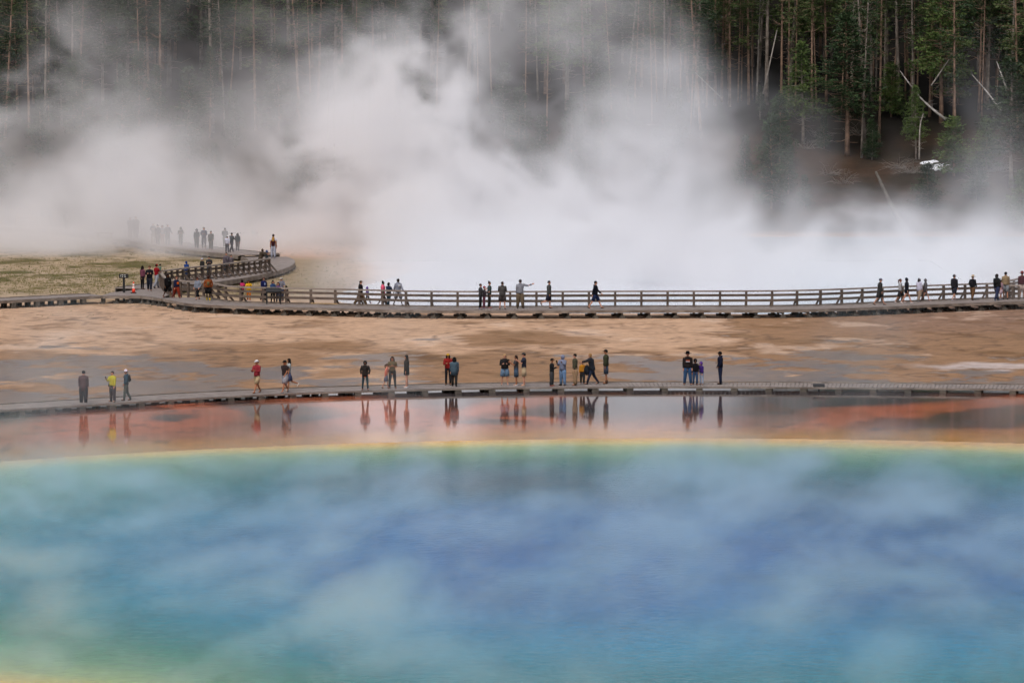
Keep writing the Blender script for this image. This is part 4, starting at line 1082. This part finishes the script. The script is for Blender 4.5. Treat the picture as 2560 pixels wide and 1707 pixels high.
        mb = MB(); mb.ball(head+Vector((0, .018*k, .006*k)), .070*k, .066*k, .082*k, 12, 9, lo=-.9, hi=.999, M=Matrix.Rotation(-.25, 4, 'X')); part(mb, 'hood', sp.get('hoodc', sp['tc']))
    if sp.get('pack'):
        mb = MB(); c = T((0, .088*H*g_, zsh-.10*H)); mb.ball(c, .085*H, .048*H, .125*H, 10, 8); mb.ball(c+Vector((0, .03*H, -.04*H)), .06*H, .035*H, .05*H, 8, 6)
        for s in (1, -1): mb.tube([T((s*.055*H, .06*H*g_, zsh-.0*H)), T((s*.06*H, 0, zsh+.035*H)), T((s*.06*H, -.07*H*g_, zsh-.05*H)), T((s*.075*H, -.05*H, zsh-.17*H))], .010*H, 5)
        part(mb, 'backpack', sp['pack'])
    if sp.get('bag'):
        mb = MB(); c = T((sp.get('bagx', -.11)*H, -.02*H, zhip+.03*H)); mb.box(c, .05*H, .07*H, .10*H); mb.tube([c+Vector((0, 0, .04*H)), T((0, -.075*H, zsh-.1*H)), T((.07*H, 0, zsh+.03*H))], .007*H, 5); part(mb, 'shoulder_bag', sp['bag'])
    PERSONS.append(root)
    root['_hand'] = 0
    del root['_hand']
    return root, T, H, arms

def phone(pr, label, col=(25, 25, 28)):
    root, T, H, arms = pr
    M = Matrix.Translation(root.location) @ Matrix.Rotation(root.rotation_euler.z, 4, 'Z')
    c = (arms[0][2]+arms[1][2])/2 if True else arms[1][2]
    c = arms[1][2]+arms[1][3]*.055*H+Vector((0, -.012, .03))
    o = thing('phone', label, 'phone', M @ c, root.rotation_euler.z)
    mb = MB(); mb.box((0, 0, 0), .075, .010, .15, 0, .35); mb.build('case', cloth(col), o); mb = MB(); mb.box((0, .007, .003), .066, .004, .135, 0, .35); mb.build('screen', BLACK, o)

GN = 'people on the low boardwalk over the wet mats'; GM_ = 'people along the railed boardwalk'; GP = 'people on the deck where the paths meet'; GR = 'people on the curving ramp'; GF = 'people dimly seen in the steam on the far boardwalk'
def P(*a, **k): return person(*a, **k)
denim, ltdenim, navy, black, khaki = (62, 84, 118), (120, 150, 190), (32, 38, 66), (22, 22, 26), (168, 148, 116)
# --- low boardwalk, left to right
P(209, 1009, 927, ZN, dict(face='B', top='coat', tc=(86, 58, 62), bc=(46, 46, 52), bottom='baggy', shoe=(190, 180, 175), build=1.1), 'person in a long maroon grey coat seen from behind, alone near the steam', GN)
phone(P(281.7, 1004.6, 928.5, ZN, dict(face='CL', legs='apart', arms='hold1', top='jacket', tc=(190, 180, 30), bc=(62, 54, 60), build=1.15, bag=(30, 28, 30)), 'person in a bright yellow jacket holding something up, beside the white beanie', GN), 'dark phone held up by the person in the yellow jacket')
P(317, 1001, 922.7, ZN, dict(face='L', legs='step', top='hoodie', tc=(44, 78, 96), bc=(92, 104, 98), hat='beanie', hatc=(235, 225, 240), pack=(24, 24, 28), skin='t', arms='pocket'), 'person in a white beanie and teal hoodie with a black backpack', GN)
P(643, 982, 895.7, ZN, dict(face='CL', legs='stride', top='shirt', tc=(158, 52, 62), bottom='shorts', bc=khaki, shoe=(120, 85, 65), hat='cap', hatc=(215, 212, 215), skin='t', arms='front'), 'walking person in a rose red long sleeved shirt, khaki shorts and white cap', GN)
P(713, 981, 896.6, ZN, dict(face='CL', legs='stride', top='tee', tc=(56, 44, 44), sleeve='short', bottom='shorts', bc=(150, 148, 155), shoe=(150, 155, 160), hat='cap', hatc=(24, 20, 22), skin='t', arms='swing', build=1.2), 'walking person in a dark brown t-shirt, grey shorts and black cap', GN)
P(727, 977, 898.7, ZN, dict(face='L', legs='kick', top='tee', tc=(165, 170, 172), sleeve='short', bottom='shorts', bc=(80, 90, 125), shoe=(215, 205, 195), hair='verylong', skin='t', build=.9), 'person with a long black braid and pale grey tee walking just behind the black cap', GN, .5)
P(913, 975, 902, ZN, dict(face='C', legs='apart', top='hoodie', tc=(44, 38, 36), bottom='leggings', bc=(44, 68, 76), shoe=(48, 60, 64), hat='hood', arms='pocket', long=.04), 'person in a dark hooded jacket and teal jeans standing alone', GN)
P(964, 971, 908.5, ZN, dict(face='R', legs='step', top='shirt', tc=(222, 128, 105), sleeve='long', bottom='shorts', bc=(110, 112, 130), shoe=(95, 85, 75), child=True, hair='pony', hc=(95, 66, 50), build=.85, lean=.12, arms='swing'), 'small child in a coral outfit leaning toward the adult in olive', GN)
P(981, 971, 892, ZN, dict(face='C', legs='apart', top='tee', tc=(112, 96, 66), sleeve='short', bottom='leggings', bc=(42, 38, 34), hair='long', hc=(52, 34, 26), skin='t', arms='crossed', build=1.1), 'person in an olive top and black leggings with crossed arms', GN)
P(1017, 969, 888, ZN, dict(face='L', legs='apart', top='coat', tc=(58, 52, 44), bottom=None, shoe=(225, 220, 220), hair='verylong', hc=(30, 24, 20)), 'person with long dark hair in a long dark coat, bare legs and white shoes', GN)
P(1120, 963.7, 885.5, ZN, dict(face='C', legs='stand', top='jacket', tc=(150, 36, 34), bottom='leggings', bc=(34, 34, 40), hat='cap', hatc=(190, 150, 50), arms='front', hair='long', skin='t'), 'person in a red jacket and mustard yellow cap', GN, .4)
P(1136, 965.8, 893, ZN, dict(face='B', legs='step', top='coat', tc=(84, 104, 118), bottom='trousers', bc=(50, 46, 44), hair='long', build=1.1, hc=(24, 20, 20)), 'person in a blue grey rain jacket seen from behind, close to the red jacket', GN)
P(1262, 963, 885.7, ZN, dict(face='C', legs='apart', top='jacket', tc=(34, 32, 34), bottom='shorts', bc=(100, 125, 150), shoe=(160, 150, 145), hair='bob', hc=(190, 155, 110), arms='front', build=1.2), 'blond person in a black top and light denim shorts', GN)
phone(P(1291, 964, 889, ZN, dict(face='L', legs='stand', top='tee', tc=(82, 80, 84), sleeve='short', bottom='shorts', bc=(66, 84, 104), shoe=(215, 205, 200), hair='long', hc=(44, 28, 22), arms='phone', skin='t', build=1.15), 'person in a grey tee and denim shorts looking down at a phone', GN), 'phone held by the person in grey tee and denim shorts')
P(1310.5, 965, 882, ZN, dict(face='L', legs='stand', top='tee', tc=(46, 50, 66), sleeve='short', bottom='shorts', bc=(168, 148, 120), shoe=(170, 150, 135), hat='cap', hatc=(58, 60, 62), arms='phone', build=1.05), 'person in a navy tee, beige shorts and dark grey cap', GN)
P(1379, 965, 896, ZN, dict(face='R', legs='stand', top='jacket', tc=(22, 22, 26), bottom='baggy', bc=(60, 60, 64), shoe=(150, 38, 38), hat='cap', hatc=(22, 22, 24), skin='t', child=True, arms='front', long=.05, build=1.05), 'child in a black and white track suit with red shoes and black cap', GN)
phone(P(1407, 963.6, 888, ZN, dict(face='CL', legs='apart', top='hoodie', tc=(128, 134, 158), bottom='trousers', bc=(110, 140, 178), shoe=(26, 28, 36), hat='hood', arms='phone', skin='b', build=1.2), 'person in a pale blue grey hoodie with the hood up and light jeans', GN), 'phone held in both hands by the hooded person in light jeans')
P(1438, 963.6, 885, ZN, dict(face='L', legs='stand', top='shirt', tc=(80, 76, 58), bottom='baggy', bc=(158, 128, 98), shoe=(70, 45, 36), hc=(20, 16, 16), arms='down', build=1.15), 'person in an olive green shirt and baggy khaki trousers', GN)
P(1456, 960, 902, ZN, dict(face='C', legs='step', top='vest', tc=(196, 130, 24), bottom='trousers', bc=(28, 30, 34), shoe=(60, 60, 70), child=True, hc=(180, 140, 90), build=1.1), 'blond child in a mustard yellow vest', GN)
P(1481, 960, 881, ZN, dict(face='L', legs='walk', top='coat', tc=(40, 42, 52), bottom='leggings', bc=(34, 40, 66), shoe=(24, 24, 30), hair='bob', hc=(165, 125, 80), arms='reach', lean=.15, build=1.15, long=-.08), 'person in a dark jacket and navy leggings reaching toward the child', GN)
o = thing('backpack', 'dark backpack held out between the child in yellow and the adult behind', 'backpack', at(1467, 935, 0).lerp(at(1467, 935, 0), 0)); q = at(1467, 960, ZN); o.location = (q.x, q.y-.05, ZN+.62)
mb = MB(); mb.ball((0, 0, .12), .17, .13, .27, 10, 8); mb.build('pack', cloth((28, 34, 44)), o, True); mb = MB(); mb.ball((0, -.09, .03), .11, .07, .12, 8, 6); mb.build('pocket', cloth((24, 28, 38)), o, True); mb = MB(); mb.tube([(-.05, 0, .36), (0, 0, .46), (.05, 0, .36)], .015, 5); mb.build('handle', cloth((20, 22, 26)), o)
P(1515.5, 959, 874, ZN, dict(face='L', legs='stand', top='jacket', tc=(62, 64, 44), bottom='shorts', bc=(62, 70, 88), shoe=(70, 40, 24), boots=True, hat='cap', hatc=(34, 28, 26), skin='t', build=1.05), 'person in an olive jacket, grey blue shorts and brown boots', GN)
P(1719, 962, 877.6, ZN, dict(face='C', legs='apart', top='jacket', tc=(42, 34, 34), bottom='trousers', bc=(52, 84, 124), shoe=(24, 24, 28), hat='brim', hatc=(20, 16, 18), build=1.15, panel=[((206, 92, 40), 0, .075, .125, .030), ((196, 60, 70), -.03, .083, .05, .02), ((226, 222, 232), 0, .108, .125, .022)]), 'person in a black wide brimmed hat and a sweatshirt with an orange and white print', GN)
P(1738, 962, 897, ZN, dict(face='C', legs='stand', top='hoodie', tc=(24, 22, 28), bottom='trousers', bc=(58, 84, 120), shoe=(40, 22, 20), hat='hood', skin='t', child=True), 'child in a black hooded jacket and jeans beside the wide brimmed hat', GN)
P(1754, 961.6, 904, ZN, dict(face='CL', legs='stand', top='jacket', tc=(66, 40, 118), bottom='leggings', bc=(165, 180, 205), shoe=(80, 60, 62), hat='hood', hoodc=(104, 66, 158), child=True, arms='point', lean=.12), 'child in a purple hooded jacket with one arm stretched out', GN)
P(1801, 960.5, 879, ZN, dict(face='L', legs='stand', top='hoodie', tc=(18, 22, 46), bottom='trousers', bc=(30, 38, 66), shoe=(20, 20, 26), hat='cap', hatc=(18, 16, 20), skin='b', bag=(20, 18, 22), build=1.05, arms='pocket'), 'person in a navy hoodie, dark jeans and black cap standing apart', GN)
# --- railed boardwalk
P(901, 763, 699, ZM, dict(face='R', legs='stride', top='hoodie', tc=(26, 22, 26), bottom='baggy', bc=(158, 132, 102), shoe=(80, 66, 58), hat='cap', hatc=(86, 66, 34), build=1.1), 'person in a black hoodie, khaki trousers and olive cap striding ahead', GM_)
P(918, 759, 715.7, ZM, dict(face='R', legs='walk', top='hoodie', tc=(110, 84, 150), bottom='leggings', bc=(70, 84, 100), shoe=(150, 140, 150), hat='hood', child=True, panel=[((90, 190, 180), 0, .12, .1, .09)], build=1.1), 'small child in a purple hood walking behind the olive cap', GM_)
P(957, 764, 702.5, ZM, dict(face='R', legs='walk', top='hoodie', tc=(235, 95, 125), bottom=None, hair='bun', skin='b', shoe=(30, 24, 24), hc=(16, 12, 12), long=.08, build=1.1), 'person in a bright pink hoodie with a high black bun', GM_)
P(971, 765, 706.8, ZM, dict(face='BR', legs='step', top='jacket', tc=(30, 42, 68), bottom='trousers', bc=(30, 78, 98), shoe=(34, 70, 88), hair='bob', hc=(36, 22, 20), build=1.2, arms='front'), 'person in a navy jacket and teal jeans beside the pink hoodie', GM_)
P(995, 764, 695.7, ZM, dict(face='CR', legs='walk', top='hoodie', tc=(142, 144, 158), bottom='shorts', bc=(150, 150, 160), shoe=(130, 120, 125), skin='d', hc=(14, 12, 12), arms='swing', panel=[((232, 230, 236), .01, .07, .09, .075), ((60, 30, 40), .015, .065, .04, .03)]), 'tall person in a light grey hoodie with a white chest print and grey shorts', GM_)
P(1200.8, 771.6, 710, ZM, dict(face='R', legs='stand', top='jacket', tc=(66, 66, 70), bottom='leggings', bc=(36, 34, 38), shoe=(120, 130, 160), hc=(60, 34, 26), arms='phone'), 'person in a dark grey sweater with brown hair next to the pink cap', GM_)
P(1210, 771, 715.7, ZM, dict(face='R', legs='stand', top='jacket', tc=(78, 72, 80), bottom='leggings', bc=(138, 82, 100), shoe=(100, 110, 150), hat='cap', hatc=(176, 76, 98), child=True, arms='phone', hc=(120, 60, 60)), 'child in a pink cap and rose leggings', GM_)
P(1223, 770.5, 705, ZM, dict(face='R', legs='stand', top='jacket', tc=(70, 86, 86), bottom='leggings', bc=(60, 58, 54), shoe=(180, 140, 150), hair='bun', hc=(70, 44, 34)), 'person in a grey green jacket with hair in a bun', GM_)
P(1256, 772.7, 705, ZM, dict(face='B', legs='apart', top='hoodie', tc=(82, 80, 80), bottom='shorts', bc=(72, 66, 66), shoe=(88, 72, 62), hc=(62, 46, 40), arms='front', build=1.15, long=.06), 'person in a dark grey hoodie and shorts seen from behind at the railing', GM_)
P(1300.7, 770.5, 699.7, ZM, dict(face='B', legs='apart', top='hoodie', tc=(138, 140, 150), bottom='baggy', bc=(116, 100, 82), shoe=(98, 82, 66), hc=(50, 40, 42), arms='point', build=1.1), 'person in a light grey hoodie pointing out over the steaming crater', GM_)
P(1368, 771, 702.5, ZM, dict(face='R', legs='kick', top='coat', tc=(80, 82, 82), bottom='shorts', bc=(46, 48, 66), shoe=(60, 56, 60), hc=(44, 34, 34), long=-.06), 'person in a charcoal jacket and navy shorts with one heel lifted', GM_)
P(1488, 771, 700, ZM, dict(face='R', legs='stride', top='hoodie', tc=(20, 22, 34), bottom='shorts', bc=(34, 48, 84), shoe=(26, 22, 24), hc=(22, 18, 18), arms='swing'), 'person in a black hoodie and blue shorts walking alone in mid stride', GM_)
P(2198, 762, 694, ZM, dict(face='R', legs='walk', top='coat', tc=(62, 60, 60), bottom='shorts', bc=(60, 58, 60), shoe=(60, 56, 56), hat='cap', hatc=(110, 112, 130), lean=.08, build=1.1), 'person with a pale and navy cap and long dark grey jacket, head bowed', GM_)
P(2250, 757, 696, ZM, dict(face='R', legs='walk', top='jacket', tc=(178, 176, 180), bottom='shorts', bc=(50, 48, 52), shoe=(200, 195, 195), hair='pony', hc=(96, 56, 44), skin='t'), 'person in a pale grey jacket with a brown ponytail', GM_)
P(2266, 758, 693, ZM, dict(face='R', legs='walk', top='coat', tc=(26, 28, 40), bottom=None, shoe=(210, 205, 205), hat='hood', long=-.03), 'person in a black hooded coat with bare legs', GM_)
P(2297, 754, 695, ZM, dict(face='BR', legs='step', top='coat', tc=(206, 202, 222), bottom='baggy', bc=(160, 140, 122), shoe=(190, 190, 195), hat='cap', hatc=(228, 226, 240), hair='long', hc=(40, 28, 26), long=-.06, build=1.1), 'person in a white jacket and white cap with khaki trousers', GM_)
P(2313, 753, 695.7, ZM, dict(face='R', legs='walk', top='coat', tc=(108, 104, 108), bottom=None, shoe=(170, 165, 170), hat='hood', long=-.04), 'person in a mid grey hooded coat walking beside the white jacket', GM_)
P(2385, 751.6, 684.6, ZM, dict(face='BR', legs='walk', top='jacket', tc=(40, 38, 44), bottom='shorts', bc=(40, 42, 54), shoe=(170, 165, 175), hat='cap', hatc=(150, 140, 140), long=.05, build=1.1), 'person in a black jacket, dark shorts and washed out grey cap', GM_)
P(2431, 750.5, 687, ZM, dict(face='BR', legs='step', top='jacket', tc=(30, 28, 34), bottom='trousers', bc=(112, 80, 52), shoe=(60, 44, 40), hat='brim', hatc=(206, 186, 160), arms='pocket', build=1.15), 'person in a straw hat, black jacket and brown trousers', GM_)
P(2491.6, 751.6, 683.6, ZM, dict(face='BR', legs='walk', top='jacket', tc=(38, 40, 42), bottom='trousers', bc=(44, 52, 84), shoe=(110, 120, 140), hc=(56, 50, 50), hair='curly', pack=(26, 28, 30), build=1.2), 'person in jeans with a black jacket and black backpack', GM_)
P(2503, 750, 700, ZM, dict(face='BR', legs='walk', top='jacket', tc=(150, 120, 130), bottom='skirt', bc=(186, 160, 170), shoe=(120, 130, 160), skin='t', hc=(60, 40, 30)), 'person in pale pink shorts mostly hidden behind the backpack wearer', GM_, .5)
P(2515, 749, 681, ZM, dict(face='B', legs='step', top='jacket', tc=(150, 128, 98), bottom='shorts', bc=(130, 134, 140), shoe=(40, 28, 28), hc=(16, 14, 16), skin='t', build=1.1), 'person in a tan jacket and grey shorts with black hair', GM_, .3)
P(2555, 746, 678, ZM, dict(face='B', legs='stand', top='jacket', tc=(80, 22, 34), bottom='shorts', bc=(180, 160, 150), shoe=(40, 24, 24), hat='brim', hatc=(150, 50, 50), skin='t', build=1.2), 'person in a maroon jacket cut off by the picture edge', GM_)
# --- meeting deck and nearby
P(356, 723, 665, ZM, dict(face='BR', legs='stand', top='shirt', tc=(122, 70, 88), bottom='leggings', bc=(22, 20, 24), shoe=(50, 26, 26), hair='verylong', hc=(30, 18, 18), arms='down'), 'person in a mauve top with a long dark ponytail and black leggings', GP)
P(374, 726.6, 665, ZM, dict(face='C', legs='step', top='jacket', tc=(28, 26, 32), bottom='trousers', bc=(40, 44, 58), shoe=(50, 46, 50), hair='pony', hc=(90, 46, 34), arms='front', build=1.2), 'person in a loose black cardigan beside the red shirt', GP)
P(391, 720, 659, ZM, dict(face='BR', legs='walk', top='tee', tc=(150, 16, 30), sleeve='short', bottom='trousers', bc=(150, 152, 162), shoe=(34, 24, 26), hat='cap', hatc=(160, 14, 26), arms='hold1', build=1.15), 'person in a bright red t-shirt and red cap carrying a toddler', GP)
pr = P(402, 714, 677, ZM, dict(face='BL', legs='step', top='shirt', tc=(112, 138, 118), bottom='leggings', bc=(140, 120, 110), shoe=(180, 160, 150), child=True, arms='reach', hc=(34, 22, 20)), 'toddler in a sage green top carried on the arm of the red shirt', GP, hgt=.95)
pr[0].location.z = ZM+.72; pr[0].location.y = at(391, 720, ZM).y-.05; pr[0].location.x = at(401, 720, ZM).x
P(419, 743.6, 683, ZM, dict(face='CR', legs='stride', top='coat', tc=(14, 12, 16), bottom='shorts', bc=(20, 18, 20), shoe=(120, 80, 76), hair='verylong', hc=(28, 16, 14), skin='b', build=1.2, long=-.08, panel=[((90, 96, 96), 0, .09, .06, .03)]), 'person in an oversized black hoodie with long hair and bare brown legs', GP)
P(441, 744.7, 689, ZM, dict(face='CR', legs='walk', top='jacket', tc=(26, 34, 66), bottom='baggy', bc=(128, 44, 24), shoe=(90, 28, 34), hc=(80, 36, 22), child=True, panel=[((222, 100, 20), .02, .12, .1, .11)], build=1.1), 'child in a navy jacket with an orange front and rust coloured trousers', GP)
P(494.5, 749, 692, ZM, dict(face='CL', legs='walk', top='hoodie', tc=(128, 134, 148), bottom='capri', bc=(22, 24, 30), shoe=(84, 26, 34), hat='cap', hatc=(80, 32, 24), build=1.15, arms='pocket'), 'person in a light grey hoodie, black leggings and brown cap', GP)
P(521, 751, 689, ZM, dict(face='C', legs='step', top='jacket', tc=(142, 74, 34), bottom='shorts', bc=(22, 20, 22), shoe=(228, 196, 10), boots=True, skin='d', hat='cap', hatc=(70, 40, 34), build=1.2, panel=[((120, 106, 72), 0, .13, .10, .14)], arms='pocket'), 'person in a rust brown jacket and bright yellow boots', GP)
P(605, 751, 700, ZM, dict(face='BR', legs='step', top='jacket', tc=(196, 52, 104), bottom='leggings', bc=(22, 20, 24), shoe=(28, 20, 24), hair='curly', hc=(26, 14, 14), skin='t', arms='phone'), 'person in a hot pink jacket with dark curly hair', GP)
P(622, 752, 701, ZM, dict(face='C', legs='step', top='jacket', tc=(216, 162, 22), bottom='leggings', bc=(206, 112, 26), shoe=(190, 190, 200), hair='long', hc=(30, 16, 14), skin='t', arms='phone', long=.06, build=1.1), 'person in a yellow jacket and orange leggings', GP)
P(659, 751.7, 693, ZM, dict(face='CR', legs='step', top='jacket', tc=(24, 32, 84), bottom='trousers', bc=(24, 22, 30), shoe=(20, 16, 18), hat='cap', hatc=(98, 66, 56), panel=[((150, 165, 210), 0, .11, .05, .10)], build=1.1), 'person in a royal blue jacket and brown cap beside the black panel', GP)
P(681.6, 758, 702.6, ZM, dict(face='CR', legs='stand', top='jacket', tc=(56, 80, 122), bottom='leggings', bc=(16, 22, 34), shoe=(180, 190, 200), hair='verylong', hc=(14, 12, 18)), 'person with straight black hair in a blue denim jacket behind the black panel', GP, .3)
P(695, 757, 707, ZM, dict(face='C', legs='stand', top='jacket', tc=(110, 76, 128), bottom='trousers', bc=(78, 80, 94), shoe=(150, 145, 150), hair='long', hc=(58, 26, 20), child=True), 'child in a purple jacket and grey trousers behind the black panel', GP, .2)
P(703, 755, 696, ZM, dict(face='CL', legs='stand', top='hoodie', tc=(118, 116, 126), bottom='trousers', bc=(64, 66, 82), shoe=(60, 60, 70), hat='cap', hatc=(190, 180, 170), arms='hug', hc=(60, 40, 34), build=1.1), 'person in a grey hoodie and white and dark cap, one arm over the others', GP, .7)
P(715.6, 757, 715, ZM, dict(face='BR', legs='step', top='coat', tc=(60, 30, 18), bottom='leggings', bc=(150, 120, 90), shoe=(80, 55, 45), child=True, hc=(24, 18, 16), pack=(110, 62, 20), hair='bun'), 'little child in a dark coat patterned with yellow', GP)
# --- ramp
P(466, 699, 654, ZR, dict(face='BR', legs='stand', top='poncho', tc=(36, 66, 132), bottom='trousers', bc=(60, 74, 110), hat='hood', build=1.1), 'person in a royal blue poncho behind the ramp railing', GR)
P(506, 693, 646, ZR, dict(face='CL', legs='stand', top='jacket', tc=(48, 46, 46), bottom='trousers', bc=(80, 82, 86), hat='cap', hatc=(190, 188, 205)), 'person in a white cap and dark jacket behind the ramp railing', GR)
P(523, 692, 642, ZR, dict(face='C', legs='stand', top='jacket', tc=(56, 54, 56), bottom='trousers', bc=(76, 84, 100), arms='front', hc=(50, 44, 40), build=1.15), 'person in a charcoal jacket behind the ramp railing', GR)
P(566, 687, 632, ZR, dict(face='C', legs='stand', top='shirt', tc=(106, 96, 104), bottom='trousers', bc=(66, 70, 78), panel=[((60, 54, 60), 0, .1, .03, .16), ((150, 140, 146), .04, .12, .02, .14)], build=1.15, hc=(90, 78, 78)), 'person in a plaid shirt on the ramp half veiled by steam', GR)
P(577, 685, 638, ZR, dict(face='CR', legs='stand', top='jacket', tc=(116, 104, 108), bottom='trousers', bc=(70, 66, 66), hc=(60, 44, 40)), 'person in a dusty rose jacket close to the plaid shirt', GR, .4)
P(558, 686, 655, ZR, dict(face='L', legs='stand', top='jacket', tc=(150, 130, 130), bottom='trousers', bc=(90, 80, 80), child=True, hc=(200, 180, 170)), 'small pale child beside the plaid shirt on the ramp', GR)
P(651, 672, 622, ZR, dict(face='R', legs='stand', top='coat', tc=(84, 72, 60), bottom='trousers', bc=(80, 68, 62), hat='hood', lean=.25, build=1.35, arms='reach'), 'stooping person in a brown hooded coat at the end of the ramp railing', GR)
P(667, 672, 624.6, ZR, dict(face='R', legs='walk', top='jacket', tc=(66, 72, 76), bottom='trousers', bc=(120, 104, 92), hat='hood', hoodc=(70, 92, 136), child=True, build=1.1), 'child in a blue hood and grey jacket at the end of the ramp railing', GR)
P(683, 647, 593, ZR, dict(face='B', legs='stand', top='tank', tc=(62, 22, 30), sleeve='none', bottom='trousers', bc=(170, 172, 186), shoe=(150, 145, 150), hair='verylong', hc=(176, 130, 56), skin='t'), 'person with a long blond ponytail, dark top and pale grey trousers at the hairpin bend', GR)
P(682, 645, 588, ZR, dict(face='B', legs='stand', top='tee', tc=(226, 222, 232), sleeve='short', bottom='trousers', bc=(150, 150, 160), shoe=(90, 90, 90), hc=(40, 22, 20), skin='t', build=1.25), 'person in a white t-shirt walking directly ahead of the long blond ponytail', GR, .9)
# --- far boardwalk in the steam
far = [(107, 565, 522.5, 'B', (60, 64, 66), (50, 52, 56), None, 'dark figure farthest along the boardwalk next to another'), (127.6, 565, 528, 'B', (70, 72, 72), (60, 60, 62), None, 'shorter dark figure just behind the farthest one'),
       (166, 573.5, 528, 'B', (44, 46, 48), (40, 42, 46), None, 'single dark figure in the steam between the far pair and the bench'), (241, 580, 536, 'C', (150, 60, 60), (140, 100, 95), None, 'faint red figure in the steam near the bench'),
       (325.5, 596, 542, 'C', (56, 62, 66), (50, 56, 60), None, 'dark grey figure walking shoulder to shoulder with a taller one'), (340, 597, 539.5, 'C', (50, 56, 58), (46, 52, 58), 'pack', 'taller dark figure of the walking pair'),
       (383, 608, 558, 'C', (90, 104, 124), (130, 126, 128), 'white', 'figure in a pale hat and blue grey jacket, first of the group of four'), (394.6, 612, 561, 'C', (66, 78, 100), (62, 74, 92), None, 'figure in blue with dark hair, second of the group of four'),
       (406, 611, 562, 'C', (176, 178, 186), (150, 120, 118), None, 'figure in a white top within the group of four'), (419, 612, 561, 'CR', (128, 136, 150), (112, 118, 130), 'white', 'figure in a white cap at the end of the group of four'),
       (452, 614, 567, 'C', (66, 68, 64), (74, 82, 86), 'hood', 'hooded dark figure standing alone in the steam'), (492, 621, 571, 'C', (66, 72, 76), (60, 66, 72), 'hood', 'hooded grey figure walking beside the slate blue one'),
       (510, 622, 569, 'C', (58, 68, 92), (52, 58, 76), None, 'figure in a slate blue jacket'), (527.5, 624.6, 577, 'C', (100, 102, 98), (110, 110, 108), None, 'smaller pale grey figure behind the slate blue one'),
       (562.5, 618, 569, 'B', (62, 68, 80), (56, 60, 70), None, 'broad dark figure above the white jacket'), (568, 631, 590.5, 'B', (200, 198, 214), (96, 96, 104), 'white', 'figure in a white jacket seen from behind'),
       (579, 630, 581, 'BR', (78, 84, 88), (84, 84, 88), None, 'grey figure beside the white jacket'), (594, 627, 582, 'B', (52, 60, 64), (110, 106, 104), None, 'dark coated figure with long hair walking off alone')]
for i, (x, yf, yt, fc, tc, bc, hat, lb) in enumerate(far):
    tc = tuple(min(255, int(c*1.0)) for c in tc)
    P(x, yf, yt, ZR, dict(face=fc, legs='walk' if i % 3 else 'stand', top='jacket', tc=tc, bc=bc, hat={'white': 'cap', 'hood': 'hood'}.get(hat), hatc=(220, 220, 225), arms='swing' if i % 2 else 'front', build=1.05+.1*(i % 2), pack=(40, 44, 46) if hat == 'pack' else None, hair='long' if i in (17, 8) else 'short', hc=(50, 46, 46)), lb, GF)
P(634, 601, 577, .0, dict(face='C', legs='stand', top='jacket', tc=(100, 180, 192), bottom='trousers', bc=(100, 150, 160), child=True), 'small figure in a bright turquoise jacket near the steamy slope', 'people half lost in the steam below the slope', 0, hgt=1.0)
P(644, 601, 586, .0, dict(face='C', legs='stand', top='jacket', tc=(200, 204, 204), bottom='trousers', bc=(160, 160, 160), child=True), 'tiny pale child beside the turquoise jacket', 'people half lost in the steam below the slope', 0, hgt=.8)
for x, yf, yt, tc, lb in ((459.5, 549, 514, (205, 205, 222), 'pale lilac figure at the distant railing'), (432, 549, 520, (190, 130, 125), 'faint pinkish figure near the distant railing'), (704, 561, 529, (92, 100, 118), 'blue grey figure striding in the steam below the slope'),
                          (737, 566, 537, (96, 98, 98), 'first grey figure of the faint group right of the striding one'), (748, 567, 536, (110, 114, 112), 'second taller grey figure of the faint group'), (760, 570, 540, (120, 128, 122), 'last greenish figure of the faint group')):
    lb = lb.replace('right of', 'beyond')
    P(x, yf, yt, .4, dict(face='C', legs='walk', top='jacket', tc=tc, bc=(80, 84, 90)), lb, 'people half lost in the steam below the slope')
